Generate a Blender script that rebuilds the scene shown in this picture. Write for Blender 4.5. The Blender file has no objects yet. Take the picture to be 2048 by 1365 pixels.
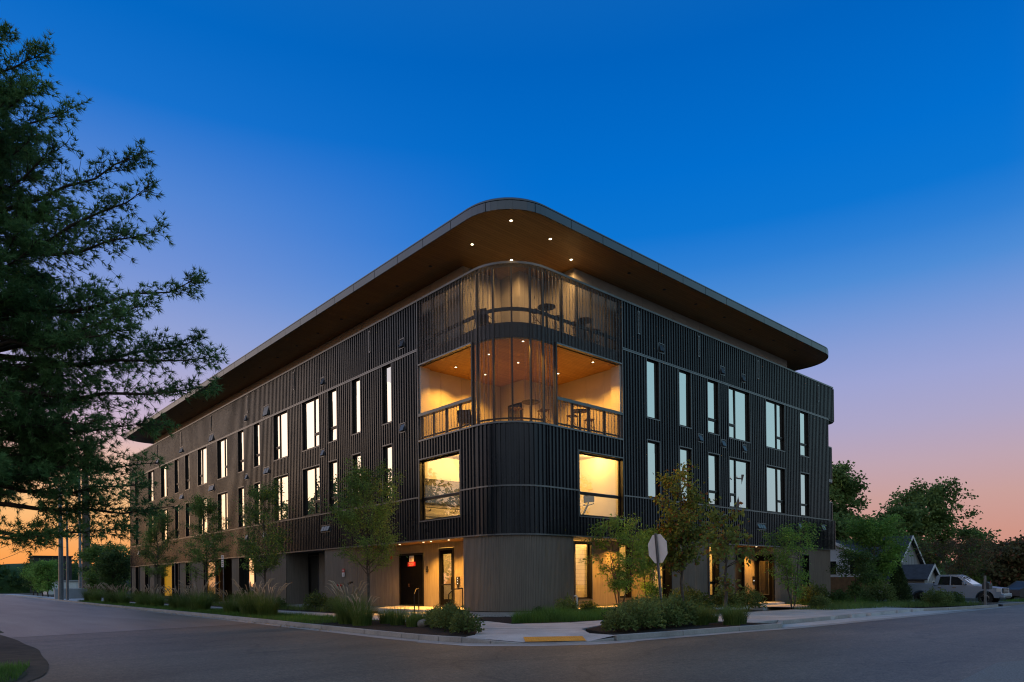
import bpy, bmesh, math, random
import numpy as np
from mathutils import Vector, Matrix, noise as mnoise

RND = random.Random(11)
NP = np.random.default_rng(5)
scene = bpy.context.scene
COL = scene.collection
PI = math.pi

# ------------------------------------------------------------------ camera, sky, sun, exposure
cam_data = bpy.data.cameras.new("camera")
cam = bpy.data.objects.new("camera", cam_data)
COL.objects.link(cam)
cam_data.sensor_width = 36.0
cam_data.sensor_fit = 'HORIZONTAL'
cam_data.lens = 1378.0 / 2048.0 * 36.0
cam_data.shift_x = 0.0
cam_data.shift_y = (1163.6 - 682.5) / 2048.0
cam_data.clip_start = 0.1
cam_data.clip_end = 4000.0
FWD = Vector((0.6702, 0.74218, 0.0)).normalized()
RIGHT = Vector((FWD.y, -FWD.x, 0.0))
ROLL = math.radians(0.64)
UP = Vector((0, 0, 1))
cx_ = RIGHT * math.cos(ROLL) - UP * math.sin(ROLL)
cy_ = RIGHT * math.sin(ROLL) + UP * math.cos(ROLL)
m = Matrix.Identity(4)
for i in range(3):
    m[i][0] = cx_[i]; m[i][1] = cy_[i]; m[i][2] = -FWD[i]
m.translation = Vector((-17.866, -19.842, 1.5))
cam.matrix_world = m
scene.camera = cam


def srgb(r, g, b, k=1.0):
    def f(c):
        c /= 255.0
        return (c / 12.92 if c <= 0.04045 else ((c + 0.055) / 1.055) ** 2.4) * k
    return (f(r), f(g), f(b), 1.0)


SUN_AZ = math.radians(116.0)
world = bpy.data.worlds.new("World")
scene.world = world
world.use_nodes = True
wt = world.node_tree
wt.nodes.clear()


def wnode(t, **kw):
    n = wt.nodes.new(t)
    for k, v in kw.items():
        setattr(n, k, v)
    return n


def wl(a, b):
    wt.links.new(a, b)


def wmath(op, a, b=None, clamp=False):
    n = wnode('ShaderNodeMath', operation=op)
    n.use_clamp = clamp
    for i, v in enumerate((a, b)):
        if v is None:
            continue
        if isinstance(v, (int, float)):
            n.inputs[i].default_value = v
        else:
            wl(v, n.inputs[i])
    return n.outputs[0]


def wramp(fac, stops):
    n = wnode('ShaderNodeValToRGB')
    cr = n.color_ramp
    cr.interpolation = 'EASE' if False else 'LINEAR'
    while len(cr.elements) < len(stops):
        cr.elements.new(0.5)
    for e, (p, c) in zip(cr.elements, stops):
        e.position = p
        e.color = c
    wl(fac, n.inputs[0])
    return n.outputs[0]


def wsmooth(v, lo, hi):
    n = wnode('ShaderNodeMapRange', interpolation_type='SMOOTHSTEP')
    wl(v, n.inputs[0])
    n.inputs[1].default_value = lo; n.inputs[2].default_value = hi
    n.inputs[3].default_value = 0.0; n.inputs[4].default_value = 1.0
    return n.outputs[0]


def wmix(f, a, b):
    n = wnode('ShaderNodeMix', data_type='RGBA')
    wl(f, n.inputs['Factor'])
    wl(a, n.inputs[6]); wl(b, n.inputs[7])
    return n.outputs[2]


tc = wnode('ShaderNodeTexCoord')
sep = wnode('ShaderNodeSeparateXYZ')
wl(tc.outputs['Generated'], sep.inputs[0])
vx, vy, vz = sep.outputs
hl = wmath('SQRT', wmath('ADD', wmath('ADD', wmath('MULTIPLY', vx, vx), wmath('MULTIPLY', vy, vy)), 1e-6))


def azdot(az):
    return wmath('DIVIDE', wmath('ADD', wmath('MULTIPLY', vx, math.cos(az)), wmath('MULTIPLY', vy, math.sin(az))), hl)


dsun = azdot(SUN_AZ)
danti = azdot(math.radians(-42.0))
dglow = azdot(math.radians(142.0))
zel = wmath('MAXIMUM', vz, 0.0)
# dusk sky by elevation: straight ahead, towards the sunset, low glow round it, away from it; unseen zenith and back paled to lift shaded ground
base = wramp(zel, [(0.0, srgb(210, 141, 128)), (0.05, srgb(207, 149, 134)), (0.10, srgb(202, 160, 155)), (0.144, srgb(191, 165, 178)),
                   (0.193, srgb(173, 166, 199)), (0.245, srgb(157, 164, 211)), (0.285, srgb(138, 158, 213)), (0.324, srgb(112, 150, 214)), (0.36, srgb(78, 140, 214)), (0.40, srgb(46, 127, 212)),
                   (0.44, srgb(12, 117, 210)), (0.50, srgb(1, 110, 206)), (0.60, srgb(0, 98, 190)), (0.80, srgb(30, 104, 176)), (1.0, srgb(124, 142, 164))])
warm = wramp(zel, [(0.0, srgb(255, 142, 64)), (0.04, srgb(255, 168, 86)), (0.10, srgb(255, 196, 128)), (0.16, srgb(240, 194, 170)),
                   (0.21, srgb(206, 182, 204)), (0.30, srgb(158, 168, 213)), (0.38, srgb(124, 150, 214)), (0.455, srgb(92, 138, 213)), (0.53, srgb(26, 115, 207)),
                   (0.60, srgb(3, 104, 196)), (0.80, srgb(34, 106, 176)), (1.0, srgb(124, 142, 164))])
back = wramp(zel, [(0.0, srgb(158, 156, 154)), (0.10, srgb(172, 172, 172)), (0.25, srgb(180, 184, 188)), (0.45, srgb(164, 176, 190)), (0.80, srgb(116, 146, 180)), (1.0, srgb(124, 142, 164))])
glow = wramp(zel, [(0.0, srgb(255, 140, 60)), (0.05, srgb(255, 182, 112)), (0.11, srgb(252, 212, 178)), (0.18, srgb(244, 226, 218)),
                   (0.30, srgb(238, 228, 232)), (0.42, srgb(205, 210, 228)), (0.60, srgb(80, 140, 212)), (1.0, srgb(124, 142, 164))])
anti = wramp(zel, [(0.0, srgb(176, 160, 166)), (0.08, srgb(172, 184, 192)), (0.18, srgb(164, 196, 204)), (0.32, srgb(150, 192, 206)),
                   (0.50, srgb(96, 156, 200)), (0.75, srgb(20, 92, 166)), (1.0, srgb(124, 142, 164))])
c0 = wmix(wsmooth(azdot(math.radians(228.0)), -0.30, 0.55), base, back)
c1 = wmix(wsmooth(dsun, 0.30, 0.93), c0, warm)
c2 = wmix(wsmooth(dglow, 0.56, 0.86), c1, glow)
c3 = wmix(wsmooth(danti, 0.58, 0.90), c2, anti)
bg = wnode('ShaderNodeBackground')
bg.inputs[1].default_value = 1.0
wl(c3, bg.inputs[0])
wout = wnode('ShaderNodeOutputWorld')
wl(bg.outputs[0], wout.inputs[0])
world.cycles.sampling_method = 'MANUAL'
world.cycles.sample_map_resolution = 1024

sun_d = bpy.data.lights.new("sun", 'SUN')
sun_d.energy = 0.15
sun_d.angle = math.radians(24.0)
sun_d.color = (1.0, 0.62, 0.34)
sun = bpy.data.objects.new("sun", sun_d)
COL.objects.link(sun)
sd = Vector((math.cos(SUN_AZ) * math.cos(0.10), math.sin(SUN_AZ) * math.cos(0.10), math.sin(0.10)))
sun.rotation_euler = sd.to_track_quat('Z', 'Y').to_euler()

scene.view_settings.view_transform = 'Standard'
scene.view_settings.look = 'None'
scene.view_settings.exposure = 0.0
scene.view_settings.gamma = 1.0
scene.view_settings.use_curve_mapping = False
scene.render.engine = 'CYCLES'
cy = scene.cycles
cy.use_denoising = True
cy.max_bounces = 7
cy.diffuse_bounces = 3
cy.glossy_bounces = 4
cy.transmission_bounces = 6
cy.transparent_max_bounces = 16
cy.caustics_reflective = False
cy.caustics_refractive = False
cy.sample_clamp_indirect = 4.0
cy.use_light_tree = True
cy.filter_width = 1.15

# ------------------------------------------------------------------ materials
MATS = {}


def nodemat(name):
    mt = bpy.data.materials.new(name)
    mt.use_nodes = True
    nt = mt.node_tree
    b = nt.nodes['Principled BSDF']
    MATS[name] = mt
    return mt, nt, b


def coords(nt, scale=(1, 1, 1), kind='Object'):
    t = nt.nodes.new('ShaderNodeTexCoord')
    mp = nt.nodes.new('ShaderNodeMapping')
    mp.inputs['Scale'].default_value = scale
    nt.links.new(t.outputs[kind], mp.inputs[0])
    return mp.outputs[0]


def geopos(nt, scale=(1, 1, 1)):
    t = nt.nodes.new('ShaderNodeNewGeometry')
    mp = nt.nodes.new('ShaderNodeMapping')
    mp.inputs['Scale'].default_value = scale
    nt.links.new(t.outputs['Position'], mp.inputs[0])
    return mp.outputs[0]


def noisetex(nt, vec, scale, detail=4.0, rough=0.55):
    n = nt.nodes.new('ShaderNodeTexNoise')
    n.inputs['Scale'].default_value = scale
    n.inputs['Detail'].default_value = detail
    n.inputs['Roughness'].default_value = rough
    nt.links.new(vec, n.inputs['Vector'])
    return n.outputs[0]


def ramp(nt, fac, stops):
    n = nt.nodes.new('ShaderNodeValToRGB')
    cr = n.color_ramp
    while len(cr.elements) < len(stops):
        cr.elements.new(0.5)
    for e, (p, c) in zip(cr.elements, stops):
        e.position = p
        e.color = c if len(c) == 4 else (*c, 1.0)
    nt.links.new(fac, n.inputs[0])
    return n.outputs[0]


def mixc(nt, f, a, b, blend='MIX'):
    n = nt.nodes.new('ShaderNodeMix')
    n.data_type = 'RGBA'
    n.blend_type = blend
    for k, v in ((0, f), (6, a), (7, b)):
        if isinstance(v, (int, float)):
            n.inputs[k].default_value = v
        elif isinstance(v, tuple):
            n.inputs[k].default_value = v if len(v) == 4 else (*v, 1.0)
        else:
            nt.links.new(v, n.inputs[k])
    return n.outputs[2]


def bump(nt, b, h, strength=0.2, dist=0.02):
    n = nt.nodes.new('ShaderNodeBump')
    n.inputs['Strength'].default_value = strength
    n.inputs['Distance'].default_value = dist
    nt.links.new(h, n.inputs['Height'])
    nt.links.new(n.outputs[0], b.inputs['Normal'])


def simple(name, col, rough=0.6, metal=0.0, var=0.25, vscale=6.0, bmp=0.0, spec=0.5, space='world'):
    mt, nt, b = nodemat(name)
    v = geopos(nt) if space == 'world' else coords(nt)
    n = noisetex(nt, v, vscale)
    lo = tuple(c * (1 - var) for c in col); hi = tuple(min(1, c * (1 + var)) for c in col)
    nt.links.new(ramp(nt, n, [(0.3, lo), (0.7, hi)]), b.inputs['Base Color'])
    b.inputs['Roughness'].default_value = rough
    b.inputs['Metallic'].default_value = metal
    b.inputs['Specular IOR Level'].default_value = spec
    if bmp:
        bump(nt, b, noisetex(nt, v, vscale * 6, 5), bmp)
    return mt


def emit(name, col, s):
    mt, nt, b = nodemat(name)
    b.inputs['Base Color'].default_value = (*col, 1)
    b.inputs['Emission Color'].default_value = (*col, 1)
    b.inputs['Emission Strength'].default_value = s
    return mt


# dark box-rib metal cladding: semi-gloss paint, slight oil-canning and dust
mt, nt, b = nodemat('cladding_metal')
v = geopos(nt)
n1 = noisetex(nt, geopos(nt, (0.7, 0.7, 0.25)), 1.1, 3)
nt.links.new(ramp(nt, n1, [(0.3, (0.026, 0.031, 0.041)), (0.7, (0.041, 0.048, 0.060))]), b.inputs['Base Color'])
b.inputs['Metallic'].default_value = 0.45
b.inputs['Specular IOR Level'].default_value = 0.35
b.inputs['Roughness'].default_value = 0.36
nt.links.new(ramp(nt, noisetex(nt, v, 0.6, 3), [(0.3, (0.20,) * 3), (0.7, (0.32,) * 3)]), b.inputs['Roughness'])
simple('trim_metal', (0.16, 0.17, 0.185), 0.34, 0.55, 0.12, 2.0)
simple('dark_trim', (0.03, 0.032, 0.036), 0.4, 0.3, 0.2, 2.0)
simple('fascia_metal', (0.115, 0.13, 0.145), 0.36, 0.7, 0.08, 0.5)
simple('frame_black', (0.009, 0.009, 0.010), 0.4, 0.0, 0.2, 4.0, spec=0.25)
simple('core_dark', (0.012, 0.012, 0.013), 0.9, 0, 0.2, 1.0)
simple('white_panel', (0.60, 0.57, 0.53), 0.6, 0, 0.05, 1.2)
simple('penthouse_panel', (0.44, 0.41, 0.375), 0.6, 0, 0.05, 1.2)
simple('interior_white', (0.74, 0.71, 0.66), 0.7, 0, 0.04, 1.0)
simple('interior_floor', (0.16, 0.13, 0.10), 0.5, 0, 0.2, 2.0)
simple('door_black', (0.0025, 0.0025, 0.003), 0.7, 0.0, 0.2, 3.0, spec=0.05)
simple('amber_panel', (0.55, 0.30, 0.07), 0.6, 0, 0.12, 1.5)
simple('dark_grey', (0.05, 0.052, 0.056), 0.6, 0, 0.15, 2.0)
simple('white_paint', (0.75, 0.75, 0.74), 0.5, 0, 0.06, 2.0)
simple('sign_white', (0.78, 0.78, 0.78), 0.45, 0, 0.03, 9.0)
simple('sign_red', (0.55, 0.02, 0.03), 0.45, 0, 0.06, 9.0)
simple('sign_back', (0.80, 0.79, 0.76), 0.4, 0.0, 0.08, 3.0)
simple('galvanised', (0.20, 0.23, 0.26), 0.38, 0.6, 0.15, 5.0)
simple('brass', (0.45, 0.22, 0.10), 0.35, 0.8, 0.1, 5.0)
simple('chrome', (0.55, 0.55, 0.56), 0.22, 0.9, 0.05, 5.0)
simple('rubber', (0.014, 0.014, 0.014), 0.8, 0, 0.2, 5.0)
simple('furniture_wood', (0.16, 0.075, 0.035), 0.5, 0, 0.2, 6.0)
simple('table_dark', (0.05, 0.035, 0.028), 0.5, 0, 0.2, 6.0)
simple('bark_grey', (0.10, 0.085, 0.07), 0.9, 0, 0.35, 9.0, 0.5)
simple('bark_brown', (0.062, 0.045, 0.034), 0.9, 0, 0.35, 7.0, 0.6)
simple('pole_wood', (0.13, 0.105, 0.085), 0.85, 0, 0.25, 4.0, 0.3)
simple('mulch', (0.022, 0.015, 0.011), 0.95, 0, 0.45, 14.0, 1.0)
simple('soil', (0.085, 0.060, 0.042), 0.95, 0, 0.35, 2.5, 0.8)
simple('roof_shingle', (0.045, 0.05, 0.06), 0.85, 0, 0.3, 3.0, 0.4)
simple('siding_grey', (0.36, 0.37, 0.38), 0.65, 0, 0.06, 2.0)
simple('siding_white', (0.66, 0.68, 0.70), 0.65, 0, 0.05, 2.0)
simple('fence_wood', (0.20, 0.095, 0.04), 0.8, 0, 0.25, 3.0)
simple('truck_paint', (0.34, 0.41, 0.52), 0.25, 0.30, 0.03, 1.0)
simple('car_glass', (0.010, 0.012, 0.014), 0.06, 0.0, 0.1, 1.0, spec=0.9)
simple('black_plastic', (0.015, 0.015, 0.016), 0.45, 0, 0.2, 5.0)
simple('dark_wall', (0.045, 0.045, 0.05), 0.85, 0, 0.2, 1.0)
simple('stone_grey', (0.30, 0.29, 0.27), 0.8, 0, 0.35, 3.0, 0.3)
simple('lamp_lens', (0.7, 0.7, 0.68), 0.15, 0, 0.02, 1.0)
simple('plume', (0.46, 0.36, 0.25), 0.9, 0, 0.2, 9.0)
simple('tile_white', (0.72, 0.69, 0.62), 0.3, 0, 0.06, 8.0)
simple('tactile_yellow', (0.92, 0.39, 0.05), 0.7, 0, 0.15, 7.0)
simple('painted_line', (0.26, 0.26, 0.26), 0.8, 0, 0.35, 6.0)
emit('downlight_glow', (1.0, 0.80, 0.48), 9.0)
emit('room_light', (1.0, 0.80, 0.45), 8.0)
emit('lit_blind', (1.0, 0.47, 0.02), 0.42)
emit('dim_blind', (1.0, 0.43, 0.05), 0.075)
emit('screen_dim', (0.02, 0.025, 0.02), 0.2)
emit('keypad_light', (0.7, 0.85, 1.0), 2.5)

# foliage (two-sided diffuse + translucent, varied by leaf island and by clump)
def foliage(name, c1, c2, c3=None, trans=0.35, cl=0.7):
    mt, nt, b = nodemat(name)
    g = nt.nodes.new('ShaderNodeNewGeometry')
    stops = [(0.0, c1), (1.0, c2)] if c3 is None else [(0.0, c1), (0.80, c2), (0.93, c3), (1.0, c3)]
    col = ramp(nt, g.outputs['Random Per Island'], stops)
    n = noisetex(nt, geopos(nt), cl, 2)
    col = mixc(nt, 1.0, col, ramp(nt, n, [(0.3, (0.80, 0.82, 0.75)), (0.7, (1.95, 1.8, 1.5))]), 'MULTIPLY')
    nt.links.new(col, b.inputs['Base Color'])
    b.inputs['Roughness'].default_value = 0.65
    b.inputs['Specular IOR Level'].default_value = 0.25
    tr = nt.nodes.new('ShaderNodeBsdfTranslucent')
    nt.links.new(col, tr.inputs['Color'])
    mx = nt.nodes.new('ShaderNodeMixShader')
    mx.inputs[0].default_value = trans
    nt.links.new(b.outputs[0], mx.inputs[1]); nt.links.new(tr.outputs[0], mx.inputs[2])
    nt.links.new(mx.outputs[0], nt.nodes['Material Output'].inputs[0])
    return mt


foliage('pine_needles', (0.060, 0.144, 0.062), (0.127, 0.247, 0.099), None, 0.4)
foliage('leaf_green', (0.091, 0.173, 0.048), (0.192, 0.294, 0.082))
foliage('leaf_dark', (0.037, 0.078, 0.027), (0.082, 0.139, 0.044))
foliage('leaf_bright', (0.097, 0.213, 0.049), (0.202, 0.358, 0.092))
foliage('leaf_maple', (0.099, 0.155, 0.043), (0.185, 0.228, 0.061), (0.19, 0.085, 0.035))
foliage('leaf_bronze', (0.067, 0.076, 0.037), (0.126, 0.104, 0.050), (0.168, 0.067, 0.042))
foliage('leaf_far', (0.077, 0.137, 0.049), (0.160, 0.241, 0.077))
foliage('shrub_leaf', (0.083, 0.125, 0.045), (0.169, 0.231, 0.083))
foliage('grass_blade', (0.069, 0.138, 0.038), (0.155, 0.224, 0.072))
foliage('lawn_blade', (0.059, 0.147, 0.031), (0.122, 0.235, 0.055))
foliage('conifer', (0.031, 0.062, 0.027), (0.078, 0.121, 0.051))

# asphalt
mt, nt, b = nodemat('asphalt')
v = geopos(nt)
big = noisetex(nt, v, 0.16, 5, 0.6)
streak = noisetex(nt, geopos(nt, (0.25, 1.6, 1)), 0.5, 4, 0.6)
fine = noisetex(nt, v, 26.0, 4, 0.75)
mid = noisetex(nt, v, 4.0, 4, 0.6)
col = ramp(nt, big, [(0.28, (0.165, 0.131, 0.096)), (0.72, (0.250, 0.201, 0.150))])
col = mixc(nt, 0.55, col, ramp(nt, streak, [(0.3, (0.60, 0.60, 0.62)), (0.7, (1.32, 1.3, 1.27))]), 'MULTIPLY')
col = mixc(nt, 1.0, col, ramp(nt, fine, [(0.34, (0.50, 0.50, 0.50)), (0.68, (1.55, 1.52, 1.48))]), 'MULTIPLY')
col = mixc(nt, 0.8, col, ramp(nt, noisetex(nt, v, 9.0, 3, 0.7), [(0.36, (0.74, 0.74, 0.74)), (0.66, (1.28, 1.26, 1.24))]), 'MULTIPLY')
col = mixc(nt, 0.45, col, ramp(nt, mid, [(0.3, (0.75, 0.75, 0.75)), (0.7, (1.2, 1.2, 1.2))]), 'MULTIPLY')
vo = nt.nodes.new('ShaderNodeTexVoronoi')
vo.feature = 'DISTANCE_TO_EDGE'
vo.inputs['Scale'].default_value = 0.16
wv = nt.nodes.new('ShaderNodeVectorMath'); wv.operation = 'ADD'
nz = nt.nodes.new('ShaderNodeTexNoise'); nz.inputs['Scale'].default_value = 0.7; nz.inputs['Detail'].default_value = 4
nt.links.new(v, nz.inputs['Vector'])
sc = nt.nodes.new('ShaderNodeVectorMath'); sc.operation = 'SCALE'; sc.inputs['Scale'].default_value = 2.2
nt.links.new(nz.outputs['Color'], sc.inputs[0])
nt.links.new(v, wv.inputs[0]); nt.links.new(sc.outputs[0], wv.inputs[1])
nt.links.new(wv.outputs[0], vo.inputs['Vector'])
crack = ramp(nt, vo.outputs['Distance'], [(0.0, (0.30, 0.30, 0.30)), (0.008, (0.5, 0.5, 0.5)), (0.015, (1, 1, 1))])
col = mixc(nt, 0.3, col, crack, 'MULTIPLY')
col = mixc(nt, 0.85, col, ramp(nt, noisetex(nt, v, 0.9, 3, 0.7), [(0.60, (1, 1, 1)), (0.75, (0.80, 0.79, 0.78))]), 'MULTIPLY')
nt.links.new(col, b.inputs['Base Color'])
b.inputs['Roughness'].default_value = 0.55
b.inputs['Specular IOR Level'].default_value = 0.32
bump(nt, b, noisetex(nt, v, 70.0, 4, 0.7), 0.5, 0.006)
MATS['asphalt'] = mt

# lighter worn asphalt patch
simple('asphalt_patch', (0.27, 0.25, 0.23), 0.8, 0, 0.35, 40.0, 0.5)
# the street beyond the seam: older, browner
mt, nt, b = nodemat('asphalt_old')
v = geopos(nt)
col = ramp(nt, noisetex(nt, geopos(nt, (1.5, 0.2, 1)), 0.6, 5, 0.6), [(0.3, (0.185, 0.150, 0.114)), (0.7, (0.285, 0.233, 0.180))])
col = mixc(nt, 0.7, col, ramp(nt, noisetex(nt, v, 18.0, 4, 0.75), [(0.34, (0.55, 0.55, 0.55)), (0.68, (1.5, 1.47, 1.44))]), 'MULTIPLY')
nt.links.new(col, b.inputs['Base Color'])
b.inputs['Roughness'].default_value = 0.48
b.inputs['Specular IOR Level'].default_value = 0.4
bump(nt, b, noisetex(nt, v, 60.0, 4, 0.7), 0.5, 0.006)

# concrete
for nm, c in (('concrete', (0.57, 0.575, 0.575)), ('kerb_concrete', (0.42, 0.405, 0.385)), ('plinth_concrete', (0.42, 0.435, 0.45))):
    mt, nt, b = nodemat(nm)
    v = geopos(nt)
    col = ramp(nt, noisetex(nt, v, 0.9, 6, 0.65), [(0.25, tuple(x * 0.68 for x in c)), (0.75, tuple(x * 1.2 for x in c))])
    col = mixc(nt, 0.5, col, ramp(nt, noisetex(nt, v, 24.0, 3, 0.7), [(0.3, (0.72, 0.72, 0.72)), (0.7, (1.2, 1.2, 1.2))]), 'MULTIPLY')
    nt.links.new(col, b.inputs['Base Color'])
    b.inputs['Roughness'].default_value = 0.8
    bump(nt, b, noisetex(nt, v, 40.0, 4), 0.25, 0.01)

# ground / lawn earth
simple('earth_green', (0.032, 0.042, 0.018), 0.95, 0, 0.4, 0.8, 0.6)
simple('far_ground', (0.045, 0.050, 0.026), 0.95, 0, 0.4, 0.3, 0.3)
simple('hill_green', (0.035, 0.085, 0.020), 0.95, 0, 0.35, 0.5, 0.4)

# fluted fibre-cement / timber ground floor cladding
mt, nt, b = nodemat('fluted_wood')
v = geopos(nt, (9, 9, 0.6))
col = ramp(nt, noisetex(nt, v, 1.6, 5, 0.6), [(0.3, (0.205, 0.175, 0.145)), (0.7, (0.285, 0.247, 0.206))])
col = mixc(nt, 0.5, col, ramp(nt, noisetex(nt, geopos(nt, (1, 1, 0.5)), 0.8, 4), [(0.3, (0.78, 0.78, 0.8)), (0.7, (1.15, 1.14, 1.1))]), 'MULTIPLY')
nt.links.new(col, b.inputs['Base Color'])
b.inputs['Roughness'].default_value = 0.6

# timber plank soffit
def planks(name, ca, cb, along='Y', w=0.14):
    mt, nt, b = nodemat(name)
    t = nt.nodes.new('ShaderNodeNewGeometry')
    mp = nt.nodes.new('ShaderNodeMapping')
    if along == 'Y':
        mp.inputs['Rotation'].default_value = (0, 0, PI / 2)
    nt.links.new(t.outputs['Position'], mp.inputs[0])
    br = nt.nodes.new('ShaderNodeTexBrick')
    br.inputs['Scale'].default_value = 1.0
    br.inputs['Brick Width'].default_value = 2.4
    br.inputs['Row Height'].default_value = w
    br.inputs['Mortar Size'].default_value = 0.006
    br.inputs['Mortar Smooth'].default_value = 0.2
    br.inputs['Color1'].default_value = (*ca, 1)
    br.inputs['Color2'].default_value = (*cb, 1)
    br.inputs['Mortar'].default_value = tuple(x * 0.25 for x in ca) + (1,)
    nt.links.new(mp.outputs[0], br.inputs['Vector'])
    sc = (0.8, 14, 1) if along == 'X' else (14, 0.8, 1)
    g = noisetex(nt, geopos(nt, sc), 1.5, 5, 0.6)
    col = mixc(nt, 0.6, br.outputs['Color'], ramp(nt, g, [(0.3, (0.72, 0.70, 0.68)), (0.7, (1.22, 1.2, 1.15))]), 'MULTIPLY')
    nt.links.new(col, b.inputs['Base Color'])
    b.inputs['Roughness'].default_value = 0.5
    iv = nt.nodes.new('ShaderNodeMath'); iv.operation = 'SUBTRACT'; iv.inputs[0].default_value = 1.0
    nt.links.new(br.outputs['Fac'], iv.inputs[1])
    bump(nt, b, iv.outputs[0], 0.5, 0.01)
    return mt


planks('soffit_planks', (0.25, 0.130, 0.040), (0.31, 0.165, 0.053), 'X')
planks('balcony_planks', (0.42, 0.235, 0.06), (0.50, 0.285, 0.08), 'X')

# window glass with a strong mirror coat (flats with no light on), slightly wavy
def glass(name, refl, base, transp=0.0, wob=0.05, tint=(1, 1, 1)):
    mt, nt, b = nodemat(name)
    gl = nt.nodes.new('ShaderNodeBsdfGlossy')
    gl.inputs['Roughness'].default_value = 0.0
    gl.inputs['Color'].default_value = (*tint, 1)
    bn = nt.nodes.new('ShaderNodeBump')
    bn.inputs['Strength'].default_value = wob
    bn.inputs['Distance'].default_value = 0.05
    nt.links.new(noisetex(nt, geopos(nt), 0.7, 2), bn.inputs['Height'])
    nt.links.new(bn.outputs[0], gl.inputs['Normal'])
    if transp:
        under = nt.nodes.new('ShaderNodeBsdfTransparent')
        under.inputs['Color'].default_value = (transp, transp, transp, 1)
    else:
        under = b
        b.inputs['Base Color'].default_value = (*base, 1)
        b.inputs['Roughness'].default_value = 0.3
    lw = nt.nodes.new('ShaderNodeLayerWeight')
    lw.inputs['Blend'].default_value = 0.25
    mr = nt.nodes.new('ShaderNodeMapRange')
    mr.inputs[3].default_value = refl; mr.inputs[4].default_value = min(1.0, refl + 0.35)
    nt.links.new(lw.outputs['Facing'], mr.inputs[0])
    mx = nt.nodes.new('ShaderNodeMixShader')
    nt.links.new(mr.outputs[0], mx.inputs[0])
    nt.links.new(under.outputs[0], mx.inputs[1]); nt.links.new(gl.outputs[0], mx.inputs[2])
    nt.links.new(mx.outputs[0], nt.nodes['Material Output'].inputs[0])
    return mt


glass('glass_coated', 0.74, (0.01, 0.011, 0.012), 0.0, 0.05, (0.97, 1.0, 0.99))
glass('glass_clear', 0.10, (0, 0, 0), 0.88, 0.04)
glass('glass_dark', 0.10, (0.006, 0.006, 0.007), 0.0, 0.06)

# perforated corrugated screen: the holes are real see-through area
mt, nt, b = nodemat('perforated_screen')
b.inputs['Base Color'].default_value = (0.095, 0.090, 0.096, 1)
b.inputs['Metallic'].default_value = 0.3
b.inputs['Roughness'].default_value = 0.45
tr = nt.nodes.new('ShaderNodeBsdfTransparent')
mx = nt.nodes.new('ShaderNodeMixShader')
mx.inputs[0].default_value = 0.56
nt.links.new(b.outputs[0], mx.inputs[1]); nt.links.new(tr.outputs[0], mx.inputs[2])
nt.links.new(mx.outputs[0], nt.nodes['Material Output'].inputs[0])
# ------------------------------------------------------------------ helpers
def link(o, parent=None):
    COL.objects.link(o)
    if parent is not None:
        o.parent = parent
    return o


def tag(o, label=None, cat=None, group=None, kind=None):
    if label: o['label'] = label
    if cat: o['category'] = cat
    if group: o['group'] = group
    if kind: o['kind'] = kind
    return o


def empty(name, loc=(0, 0, 0), rz=0.0, parent=None):
    o = bpy.data.objects.new(name, None)
    o.empty_display_size = 0.2
    o.location = loc
    o.rotation_euler = (0, 0, rz)
    return link(o, parent)


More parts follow.
